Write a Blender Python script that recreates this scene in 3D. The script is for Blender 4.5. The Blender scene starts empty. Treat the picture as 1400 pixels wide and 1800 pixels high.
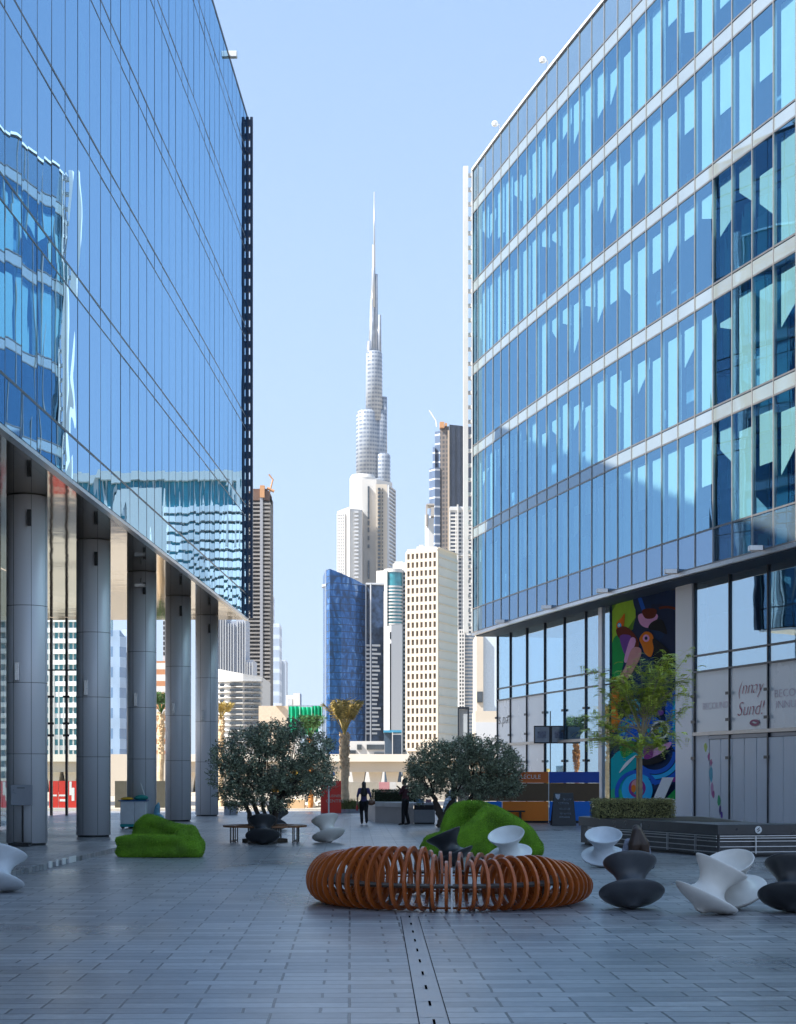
import bpy, bmesh, math, random
from math import sin, cos, pi, radians, sqrt
from mathutils import Vector, Matrix, noise
random.seed(11)
SC = bpy.context.scene
COL = SC.collection
F = 3000.0; HY = 1358.0; EYE = 1.9
def at(px, y, Z):
    return Vector(((px-700)/F*Z, Z, EYE+(HY-y)/F*Z))
def gx(px, Z): return (px-700)/F*Z
def gh(y, Z): return EYE+(HY-y)/F*Z
def gz(y): return EYE*F/(y-HY)          # depth of a ground point seen at row y

# ------------------------------------------------------------------ materials
MATS = {}
def nt(name):
    m = bpy.data.materials.new(name); m.use_nodes = True
    t = m.node_tree
    for n in list(t.nodes):
        t.nodes.remove(n)
    out = t.nodes.new('ShaderNodeOutputMaterial')
    MATS[name] = m
    return m, t, out
def L(t, a, ao, b, bi): t.links.new(a.outputs[ao], b.inputs[bi])
def mat(name, col, rough=.6, metal=0., var=.12, scale=3., bump=0., bscale=40., spec=.5, island=0., coat=0., stretch=None):
    if name in MATS: return MATS[name]
    m, t, out = nt(name)
    b = t.nodes.new('ShaderNodeBsdfPrincipled')
    b.inputs['Roughness'].default_value = rough; b.inputs['Metallic'].default_value = metal
    b.inputs['Specular IOR Level'].default_value = spec
    b.inputs['Coat Weight'].default_value = coat
    tc = t.nodes.new('ShaderNodeTexCoord'); mp = t.nodes.new('ShaderNodeMapping')
    if stretch: mp.inputs['Scale'].default_value = stretch
    L(t, tc, 'Object', mp, 'Vector')
    nz = t.nodes.new('ShaderNodeTexNoise'); nz.inputs['Scale'].default_value = scale; nz.inputs['Detail'].default_value = 5
    L(t, mp, 'Vector', nz, 'Vector')
    mr = t.nodes.new('ShaderNodeMapRange'); mr.inputs['From Min'].default_value = .25; mr.inputs['From Max'].default_value = .75
    mr.inputs['To Min'].default_value = 1-var; mr.inputs['To Max'].default_value = 1+var
    L(t, nz, 'Fac', mr, 'Value')
    mx = t.nodes.new('ShaderNodeVectorMath'); mx.operation = 'SCALE'; mx.inputs[0].default_value = col
    L(t, mr, 'Result', mx, 'Scale')
    src = (mx, 0)
    if island:
        g = t.nodes.new('ShaderNodeNewGeometry'); m2 = t.nodes.new('ShaderNodeMapRange')
        m2.inputs['To Min'].default_value = 1-island; m2.inputs['To Max'].default_value = 1+island
        L(t, g, 'Random Per Island', m2, 'Value')
        v = t.nodes.new('ShaderNodeVectorMath'); v.operation = 'SCALE'
        L(t, mx, 0, v, 0); L(t, m2, 'Result', v, 'Scale'); src = (v, 0)
    L(t, src[0], src[1], b, 'Base Color')
    rm = t.nodes.new('ShaderNodeMapRange'); rm.inputs['To Min'].default_value = max(0, rough-.08); rm.inputs['To Max'].default_value = min(1, rough+.08)
    L(t, nz, 'Fac', rm, 'Value'); L(t, rm, 'Result', b, 'Roughness')
    if bump:
        n2 = t.nodes.new('ShaderNodeTexNoise'); n2.inputs['Scale'].default_value = bscale; n2.inputs['Detail'].default_value = 4
        L(t, mp, 'Vector', n2, 'Vector')
        bp = t.nodes.new('ShaderNodeBump'); bp.inputs['Strength'].default_value = bump; bp.inputs['Distance'].default_value = .02
        L(t, n2, 'Fac', bp, 'Height'); L(t, bp, 'Normal', b, 'Normal')
    L(t, b, 0, out, 'Surface')
    return m
def glassmat(name, refl, trans, f0, f1, wav=.5, wscale=.9, rough=.0, x0=.25, x1=.85):
    """coated curtain wall glass: reflectance rises towards grazing view, the rest passes through tinted"""
    m, t, out = nt(name)
    lw = t.nodes.new('ShaderNodeLayerWeight'); lw.inputs['Blend'].default_value = .5
    mr = t.nodes.new('ShaderNodeMapRange'); mr.inputs['From Min'].default_value = x0; mr.inputs['From Max'].default_value = x1
    mr.inputs['To Min'].default_value = f0; mr.inputs['To Max'].default_value = f1
    L(t, lw, 'Facing', mr, 'Value')
    g = t.nodes.new('ShaderNodeBsdfGlossy'); g.inputs['Color'].default_value = (*refl, 1); g.inputs['Roughness'].default_value = rough
    tr = t.nodes.new('ShaderNodeBsdfTransparent'); tr.inputs['Color'].default_value = (*trans, 1)
    ms = t.nodes.new('ShaderNodeMixShader')
    tc = t.nodes.new('ShaderNodeTexCoord')
    n2 = t.nodes.new('ShaderNodeTexNoise'); n2.inputs['Scale'].default_value = wscale; n2.inputs['Detail'].default_value = 1
    L(t, tc, 'Object', n2, 'Vector')
    bp = t.nodes.new('ShaderNodeBump'); bp.inputs['Strength'].default_value = wav; bp.inputs['Distance'].default_value = .02
    L(t, n2, 'Fac', bp, 'Height'); L(t, bp, 'Normal', g, 'Normal')
    L(t, mr, 'Result', ms, 0); L(t, tr, 0, ms, 1); L(t, g, 0, ms, 2); L(t, ms, 0, out, 'Surface')
    return m
def backmat(name, refl, diff, f):
    """glass painted from behind: a mirror sheen over an even diffuse colour"""
    m, t, out = nt(name)
    g = t.nodes.new('ShaderNodeBsdfGlossy'); g.inputs['Color'].default_value = (*refl, 1); g.inputs['Roughness'].default_value = .02
    d = t.nodes.new('ShaderNodeBsdfDiffuse'); tc = t.nodes.new('ShaderNodeTexCoord'); nz = t.nodes.new('ShaderNodeTexNoise'); nz.inputs['Scale'].default_value = .8; L(t, tc, 'Object', nz, 'Vector')
    mr = t.nodes.new('ShaderNodeMapRange'); mr.inputs['To Min'].default_value = .85; mr.inputs['To Max'].default_value = 1.15; L(t, nz, 'Fac', mr, 'Value')
    v = t.nodes.new('ShaderNodeVectorMath'); v.operation = 'SCALE'; v.inputs[0].default_value = diff; L(t, mr, 0, v, 'Scale'); L(t, v, 0, d, 'Color')
    ms = t.nodes.new('ShaderNodeMixShader'); ms.inputs[0].default_value = f; L(t, d, 0, ms, 1); L(t, g, 0, ms, 2); L(t, ms, 0, out, 'Surface')
    return m
def gridmat(name, wall, win, sx, sz, fx=.6, fz=.6, rough=.5, wrough=.15, axis=(1, .35)):
    """far facade: rows of openings between floor bands (surface pattern of a distant tower)"""
    if name in MATS: return MATS[name]
    m, t, out = nt(name)
    tc = t.nodes.new('ShaderNodeTexCoord'); sp = t.nodes.new('ShaderNodeSeparateXYZ'); L(t, tc, 'Object', sp, 0)
    def math_(op, a, bval=None, b=None):
        n = t.nodes.new('ShaderNodeMath'); n.operation = op
        if isinstance(a, tuple): L(t, a[0], a[1], n, 0)
        else: n.inputs[0].default_value = a
        if b: L(t, b[0], b[1], n, 1)
        elif bval is not None: n.inputs[1].default_value = bval
        return (n, 0)
    u = math_('ADD', math_('MULTIPLY', (sp, 'X'), axis[0]), b=math_('MULTIPLY', (sp, 'Y'), axis[1]))
    fu = math_('FRACT', math_('DIVIDE', u, sx)); fv = math_('FRACT', math_('DIVIDE', (sp, 'Z'), sz))
    a = math_('LESS_THAN', fu, fx); b = math_('LESS_THAN', fv, fz)
    w = math_('MULTIPLY', a, b=b)
    nz = t.nodes.new('ShaderNodeTexNoise'); nz.inputs['Scale'].default_value = .13; nz.inputs['Detail'].default_value = 6; L(t, tc, 'Object', nz, 'Vector')
    vr = t.nodes.new('ShaderNodeMapRange'); vr.inputs['To Min'].default_value = .65; vr.inputs['To Max'].default_value = 1.35; L(t, nz, 'Fac', vr, 'Value')
    mc = t.nodes.new('ShaderNodeMix'); mc.data_type = 'RGBA'; mc.inputs[6].default_value = (*wall, 1); mc.inputs[7].default_value = (*win, 1)
    L(t, w[0], 0, mc, 0)
    v = t.nodes.new('ShaderNodeVectorMath'); v.operation = 'SCALE'; L(t, mc, 2, v, 0); L(t, vr, 'Result', v, 'Scale')
    bs = t.nodes.new('ShaderNodeBsdfPrincipled'); L(t, v, 0, bs, 'Base Color')
    rr = t.nodes.new('ShaderNodeMapRange'); rr.inputs['To Min'].default_value = rough; rr.inputs['To Max'].default_value = wrough; L(t, w[0], 0, rr, 'Value')
    L(t, rr, 'Result', bs, 'Roughness')
    L(t, bs, 0, out, 'Surface')
    return m

# ------------------------------------------------------------------ mesh builder
class MB:
    def __init__(s): s.v = []; s.f = []; s.m = []; s.mi = 0
    def quad(s, *p):
        n = len(s.v); s.v += [tuple(q) for q in p]; s.f.append(tuple(range(n, n+len(p)))); s.m.append(s.mi); return s
    def hexa(s, p):                       # 8 points: bottom 4, top 4
        n = len(s.v); s.v += [tuple(q) for q in p]
        for f in ((3,2,1,0),(4,5,6,7),(0,1,5,4),(1,2,6,5),(2,3,7,6),(3,0,4,7)):
            s.f.append(tuple(n+i for i in f)); s.m.append(s.mi)
        return s
    def box(s, c, d, M=None):
        p = []
        for z in (-1, 1):
            for x, y in ((-1,-1),(1,-1),(1,1),(-1,1)):
                q = Vector((x*d[0]/2, y*d[1]/2, z*d[2]/2))
                if M: q = M @ q
                p.append(q+Vector(c))
        return s.hexa(p)
    def b2(s, x0, x1, y0, y1, z0, z1):
        return s.box(((x0+x1)/2, (y0+y1)/2, (z0+z1)/2), (abs(x1-x0), abs(y1-y0), abs(z1-z0)))
    def slab(s, a, b, n, d0, d1, z0, z1):  # box along a wall: from a to b (2D), thickness d0..d1 along n (2D)
        a = Vector(a); b = Vector(b); n = Vector(n)
        p = []
        for z in (z0, z1):
            for q in (a+n*d0, b+n*d0, b+n*d1, a+n*d1):
                p.append((q.x, q.y, z))
        return s.hexa(p)
    def prism(s, poly, z0, z1, ztop=None):
        n = len(s.v); k = len(poly)
        s.v += [(p[0], p[1], z0) for p in poly]
        s.v += [(p[0], p[1], (ztop[i] if ztop else z1)) for i, p in enumerate(poly)]
        s.f.append(tuple(range(n+k-1, n-1, -1))); s.m.append(s.mi)
        s.f.append(tuple(range(n+k, n+2*k))); s.m.append(s.mi)
        for i in range(k):
            j = (i+1) % k
            s.f.append((n+i, n+j, n+k+j, n+k+i)); s.m.append(s.mi)
        return s
    def tube(s, pts, rs, n=8, cap=True):
        pts = [Vector(p) for p in pts]
        if not hasattr(rs, '__len__'): rs = [rs]*len(pts)
        base = len(s.v); up = Vector((0, 0, 1))
        prev = None
        for i, p in enumerate(pts):
            d = (pts[min(i+1, len(pts)-1)]-pts[max(i-1, 0)]).normalized()
            if prev is None:
                a = d.cross(up)
                if a.length < .05: a = d.cross(Vector((1, 0, 0)))
            else:
                a = prev-d*prev.dot(d)
            a.normalize(); b = d.cross(a); prev = a
            for k in range(n):
                t = 2*pi*k/n
                s.v.append(tuple(p+a*cos(t)*rs[i]+b*sin(t)*rs[i]))
        for i in range(len(pts)-1):
            for k in range(n):
                j = (k+1) % n
                s.f.append((base+i*n+k, base+i*n+j, base+(i+1)*n+j, base+(i+1)*n+k)); s.m.append(s.mi)
        if cap:
            s.f.append(tuple(base+k for k in range(n-1, -1, -1))); s.m.append(s.mi)
            e = base+(len(pts)-1)*n
            s.f.append(tuple(e+k for k in range(n))); s.m.append(s.mi)
        return s
    def lathe(s, prof, n=48, M=None, c=(0, 0, 0), close=False):
        base = len(s.v); k = len(prof)
        for i in range(n):
            t = 2*pi*i/n
            for r, z in prof:
                q = Vector((r*cos(t), r*sin(t), z))
                if M: q = M @ q
                s.v.append(tuple(q+Vector(c)))
        for i in range(n):
            j = (i+1) % n
            for q in range(k if close else k-1):
                w = (q+1) % k
                s.f.append((base+i*k+q, base+j*k+q, base+j*k+w, base+i*k+w)); s.m.append(s.mi)
        return s
    def add(s, o):
        n = len(s.v); s.v += o.v; s.f += [tuple(i+n for i in f) for f in o.f]; s.m += [x+s.mi for x in o.m]; return s
    def build(s, name, m, parent=None, label=None, smooth=False, bevel=0, kind=None):
        me = bpy.data.meshes.new(name); me.from_pydata(s.v, [], s.f)
        ms = m if isinstance(m, (list, tuple)) else [m]
        for x in ms: me.materials.append(x)
        if len(ms) > 1:
            me.polygons.foreach_set('material_index', s.m)
        if smooth: me.polygons.foreach_set('use_smooth', [True]*len(me.polygons))
        me.update()
        o = bpy.data.objects.new(name, me); COL.objects.link(o)
        if parent: 
            o.parent = parent
            o.matrix_parent_inverse = Matrix.Translation(-parent.location) if parent.type == 'EMPTY' and 'loc0' in parent else Matrix()
        if label: o['label'] = label
        if kind: o['kind'] = kind
        if bevel:
            md = o.modifiers.new('Bevel', 'BEVEL'); md.width = bevel; md.segments = 2; md.limit_method = 'ANGLE'
        return o
def thing(name, label, cat, loc=(0, 0, 0), group=None):
    """Empty at the base; children's meshes are written in world coordinates"""
    o = bpy.data.objects.new(name, None); COL.objects.link(o); o.location = loc; o['loc0'] = 1
    o.empty_display_size = .3
    o['label'] = label; o['category'] = cat
    if group: o['group'] = group
    return o
def tag(o, label, cat, group=None):
    o['label'] = label; o['category'] = cat
    if group: o['group'] = group
    return o
def struct(o, label=None):
    o['kind'] = 'structure'
    if label: o['label'] = label
    return o
def many(mbs, name, m, parent, keep=98, **kw):
    """the first (largest) become parts of their own; the rest one part of kind stuff"""
    for b in mbs[:keep]: b.build(name, m, parent, **kw)
    if len(mbs) > keep:
        r = MB()
        for b in mbs[keep:]: r.add(b)
        r.build(name, m, parent, kind='stuff', **kw)
def text_mb(body, size, M, thick=.006, shear=0, space=1.0, sx=1.0, off=0.):
    """lettering as flat mesh laid on the plane given by matrix M (local x right, y up)"""
    cu = bpy.data.curves.new('t', 'FONT'); cu.body = body; cu.size = size; cu.shear = shear
    cu.space_character = space; cu.align_x = 'CENTER'; cu.align_y = 'CENTER'; cu.extrude = thick/2; cu.offset = off*size; cu.resolution_u = 3
    o = bpy.data.objects.new('t', cu); COL.objects.link(o)
    dg = bpy.context.evaluated_depsgraph_get(); me = o.evaluated_get(dg).to_mesh()
    b = MB()
    for v in me.vertices:
        b.v.append(tuple(M @ Vector((v.co.x*sx, v.co.y, v.co.z))))
    for p in me.polygons: b.f.append(tuple(p.vertices)); b.m.append(0)
    o.to_mesh_clear() if False else None
    bpy.data.objects.remove(o); bpy.data.curves.remove(cu)
    return b
def basis(o, x, y=(0, 0, 1)):
    x = Vector(x).normalized(); y = Vector(y).normalized(); z = x.cross(y)
    return Matrix(((x.x, y.x, z.x, o[0]), (x.y, y.y, z.y, o[1]), (x.z, y.z, z.z, o[2]), (0, 0, 0, 1)))
def blob(parts, voxel=.03, smooth=6, fac=.5):
    """one continuous surface from tapered limbs [(p0,r0,p1,r1)] or ellipsoids ('e',c,(rx,ry,rz))"""
    bm = bmesh.new()
    for p in parts:
        b2 = bmesh.new()
        if p[0] == 'e':
            bmesh.ops.create_icosphere(b2, subdivisions=3, radius=1)
            rot = Matrix.Rotation(p[3], 3, 'Z') if len(p) > 3 else Matrix.Identity(3)
            for v in b2.verts: v.co = rot @ Vector((v.co.x*p[2][0], v.co.y*p[2][1], v.co.z*p[2][2]))+Vector(p[1])
        else:
            for c, r in ((p[0], p[1]), (p[2], p[3])):
                bmesh.ops.create_icosphere(b2, subdivisions=2, radius=r, matrix=Matrix.Translation(Vector(c)))
            g = bmesh.ops.convex_hull(b2, input=b2.verts)
            dele = [e for e in g['geom_interior'] if isinstance(e, bmesh.types.BMVert)]
            bmesh.ops.delete(b2, geom=dele, context='VERTS')
            bmesh.ops.delete(b2, geom=[f for f in b2.faces if False], context='FACES')
        me = bpy.data.meshes.new('x'); b2.to_mesh(me); b2.free(); bm.from_mesh(me); bpy.data.meshes.remove(me)
    me = bpy.data.meshes.new('blob'); bm.to_mesh(me); bm.free()
    o = bpy.data.objects.new('blob', me); COL.objects.link(o)
    r = o.modifiers.new('r', 'REMESH'); r.mode = 'VOXEL'; r.voxel_size = voxel
    if smooth:
        s_ = o.modifiers.new('s', 'SMOOTH'); s_.iterations = smooth; s_.factor = fac
    dg = bpy.context.evaluated_depsgraph_get(); ev = o.evaluated_get(dg); m2 = bpy.data.meshes.new_from_object(ev)
    out = MB(); out.v = [tuple(v.co) for v in m2.vertices]; out.f = [tuple(p.vertices) for p in m2.polygons]; out.m = [0]*len(out.f)
    bpy.data.objects.remove(o); bpy.data.meshes.remove(me); bpy.data.meshes.remove(m2)
    return out

# ------------------------------------------------------------------ palette
M_wgl = glassmat('facade_glass', (.36, .58, .80), (.55, .90, .90), .34, .97, .16, .55)
M_rgl = glassmat('office_glass', (.36, .64, .88), (.66, .93, .98), .34, .74, .10, .5, x0=.2, x1=.85)
M_lgl = glassmat('shopfront_glass', (.72, .86, .95), (.6, .78, .85), .30, .72, .22, .6)
M_clear = glassmat('clear_glass', (.8, .9, .95), (.85, .93, .95), .10, .4, .1, .5)
M_mull = mat('dark_mullion', (.02, .025, .035), .35, .5, .1)
M_mullr = mat('grey_mullion', (.42, .40, .38), .4, .6, .1)
M_spand = backmat('back_painted_glass', (.45, .62, .80), (.32, .37, .38), .42)
M_parap = backmat('parapet_glass', (.42, .60, .82), (.13, .19, .23), .55)
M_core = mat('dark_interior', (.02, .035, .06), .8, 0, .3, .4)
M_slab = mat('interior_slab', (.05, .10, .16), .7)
M_blind = mat('roller_blind', (.84, .90, .88), .8, 0, .05, 1.)
M_blindt = mat('teal_blind', (.50, .85, .78), .8, 0, .05, 1.)
M_white = mat('white_paint', (.80, .80, .79), .45, 0, .04, 2.)
M_conc = mat('pale_concrete', (.60, .56, .50), .8, 0, .12, .6, .3, 8)
M_dark = mat('black_metal', (.02, .022, .026), .4, .3, .15)
M_steel = mat('brushed_steel', (.55, .56, .58), .3, .9, .06, 6, stretch=(1, 1, 12))
M_col = mat('column_cladding', (.80, .82, .86), .42, .08, .05, .7, stretch=(1, 1, .15))
# ================================================================== ground
def ground():
    m, t, out = nt('paving')
    tc = t.nodes.new('ShaderNodeTexCoord'); mp = t.nodes.new('ShaderNodeMapping'); mp.inputs['Rotation'].default_value = (0, 0, radians(-1.6))
    L(t, tc, 'Object', mp, 'Vector')
    br = t.nodes.new('ShaderNodeTexBrick'); br.inputs['Scale'].default_value = 1
    br.inputs['Brick Width'].default_value = .62; br.inputs['Row Height'].default_value = .30
    br.inputs['Mortar Size'].default_value = .014; br.inputs['Mortar Smooth'].default_value = .3; br.offset = .37; br.offset_frequency = 3
    br.inputs['Color1'].default_value = (.22, .225, .245, 1); br.inputs['Color2'].default_value = (.40, .40, .41, 1); br.inputs['Mortar'].default_value = (.045, .047, .055, 1)
    br.inputs['Bias'].default_value = -.1
    # slight unevenness of the joints
    nw = t.nodes.new('ShaderNodeTexNoise'); nw.inputs['Scale'].default_value = 3.; L(t, tc, 'Object', nw, 'Vector')
    av = t.nodes.new('ShaderNodeVectorMath'); av.operation = 'SCALE'; av.inputs['Scale'].default_value = .018; L(t, nw, 'Color', av, 0)
    ad = t.nodes.new('ShaderNodeVectorMath'); ad.operation = 'ADD'; L(t, mp, 'Vector', ad, 0); L(t, av, 0, ad, 1)
    L(t, ad, 0, br, 'Vector')
    n1 = t.nodes.new('ShaderNodeTexNoise'); n1.inputs['Scale'].default_value = .22; n1.inputs['Detail'].default_value = 5; L(t, tc, 'Object', n1, 'Vector')
    n2 = t.nodes.new('ShaderNodeTexNoise'); n2.inputs['Scale'].default_value = 9; n2.inputs['Detail'].default_value = 6; L(t, tc, 'Object', n2, 'Vector')
    r1 = t.nodes.new('ShaderNodeMapRange'); r1.inputs['From Min'].default_value = .3; r1.inputs['From Max'].default_value = .7; r1.inputs['To Min'].default_value = .82; r1.inputs['To Max'].default_value = 1.16; L(t, n1, 'Fac', r1, 'Value')
    r2 = t.nodes.new('ShaderNodeMapRange'); r2.inputs['From Min'].default_value = .3; r2.inputs['From Max'].default_value = .7; r2.inputs['To Min'].default_value = .88; r2.inputs['To Max'].default_value = 1.12; L(t, n2, 'Fac', r2, 'Value')
    mu = t.nodes.new('ShaderNodeMath'); mu.operation = 'MULTIPLY'; L(t, r1, 0, mu, 0); L(t, r2, 0, mu, 1)
    n3 = t.nodes.new('ShaderNodeTexNoise'); n3.inputs['Scale'].default_value = .7; n3.inputs['Detail'].default_value = 8; n3.inputs['Roughness'].default_value = .7; L(t, tc, 'Object', n3, 'Vector')
    r3 = t.nodes.new('ShaderNodeMapRange'); r3.inputs['From Min'].default_value = .55; r3.inputs['From Max'].default_value = .72; r3.inputs['To Min'].default_value = 1; r3.inputs['To Max'].default_value = .72; L(t, n3, 'Fac', r3, 'Value')
    mu3 = t.nodes.new('ShaderNodeMath'); mu3.operation = 'MULTIPLY'; L(t, mu, 0, mu3, 0); L(t, r3, 0, mu3, 1)
    # small pale and dark specks (chips, gum)
    vo = t.nodes.new('ShaderNodeTexVoronoi'); vo.inputs['Scale'].default_value = 1.6; L(t, tc, 'Object', vo, 'Vector')
    r4 = t.nodes.new('ShaderNodeMapRange'); r4.inputs['From Min'].default_value = .035; r4.inputs['From Max'].default_value = .05; r4.inputs['To Min'].default_value = .35; r4.inputs['To Max'].default_value = 1; L(t, vo, 'Distance', r4, 'Value')
    mu = t.nodes.new('ShaderNodeMath'); mu.operation = 'MULTIPLY'; L(t, mu3, 0, mu, 0); L(t, r4, 0, mu, 1)
    sc = t.nodes.new('ShaderNodeVectorMath'); sc.operation = 'SCALE'; L(t, br, 'Color', sc, 0); L(t, mu, 0, sc, 'Scale')
    b = t.nodes.new('ShaderNodeBsdfPrincipled'); b.inputs['Specular IOR Level'].default_value = .8; L(t, sc, 0, b, 'Base Color')
    rr = t.nodes.new('ShaderNodeMapRange'); rr.inputs['From Min'].default_value = .3; rr.inputs['From Max'].default_value = .7; rr.inputs['To Min'].default_value = .24; rr.inputs['To Max'].default_value = .42; L(t, n1, 'Fac', rr, 'Value'); L(t, rr, 0, b, 'Roughness')
    bp = t.nodes.new('ShaderNodeBump'); bp.inputs['Strength'].default_value = .5; bp.inputs['Distance'].default_value = .006; bp.invert = True
    L(t, br, 'Fac', bp, 'Height')
    b2 = t.nodes.new('ShaderNodeBump'); b2.inputs['Strength'].default_value = .25; b2.inputs['Distance'].default_value = .01; L(t, n2, 'Fac', b2, 'Height'); L(t, bp, 'Normal', b2, 'Normal')
    L(t, b2, 'Normal', b, 'Normal'); L(t, b, 0, out, 'Surface')
    sand = mat('sandy_ground', (.42, .36, .28), .9, 0, .2, .05, .3, 3)
    struct(MB().quad((-4000, -300, -.012), (4000, -300, -.012), (4000, 6000, -.012), (-4000, 6000, -.012)).build('ground', sand))
    struct(MB().quad((-60, -60, 0), (60, -60, 0), (60, 84, 0), (-60, 84, 0)).build('plaza_paving', m))
    asp = mat('asphalt', (.07, .07, .075), .85, 0, .2, .6, .3, 20)
    struct(MB().quad((-300, 98, -.006), (300, 98, -.006), (300, 112, -.006), (-300, 112, -.006)).build('road', asp))
    k = MB()
    k.b2(-60, 60, 84, 84.3, -.012, .12); struct(k.build('kerb', M_conc))
    # raised plinth under the columns
    u = Vector((.0267, 1)).normalized(); n = Vector((u.y, -u.x))
    O = Vector((-8.79, 0))
    def fp(Y, off): return (O.x+.0267*Y+off, Y)
    pl = MB().prism([fp(7, .95), fp(42, .95), fp(44.5, .2), fp(44.5, -20), fp(7, -20)], -.01, .10)
    struct(pl.build('plinth_paving', m))
    # drain strip with slots
    a = at(727, 1800, gz(1800)); dr = MB()
    Y0, Y1 = 10.5, 22.4
    Ya_, Yb_ = gz(1800), gz(1612); xa_, xb_ = gx(764, Ya_), gx(720, Yb_)
    def dx(Y): return xa_+(xb_-xa_)*(Y-Ya_)/(Yb_-Ya_)
    w = .11
    dm = mat('drain_stone', (.31, .315, .33), .32, 0, .12, 4, .1, 30, spec=.8)
    jm = mat('slot_black', (.004, .004, .005), 1, spec=0)
    y = Y0; i = 0
    while y < Y1:
        e = min(y+.9, Y1)
        dr.quad((dx(y)-w, y+.008, .004), (dx(y)+w, y+.008, .004), (dx(e)+w, e-.008, .004), (dx(e)-w, e-.008, .004)); y = e
    struct(dr.build('drain_channel', dm))
    d = MB(); y = Y0+.2
    while y < Y1:
        d.quad((dx(y)-.010, y, .008), (dx(y)+.010, y, .008), (dx(y+.28)+.010, y+.28, .008), (dx(y+.28)-.010, y+.28, .008)); y += 1.05
    for s in (-1, 1):
        d.quad((dx(Y0)+s*(w+.006)-.003, Y0, .0085), (dx(Y0)+s*(w+.006)+.003, Y0, .0085), (dx(Y1)+s*(w+.006)+.003, Y1, .0085), (dx(Y1)+s*(w+.006)-.003, Y1, .0085))
    struct(d.build('drain_slots', jm))
ground()

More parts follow.
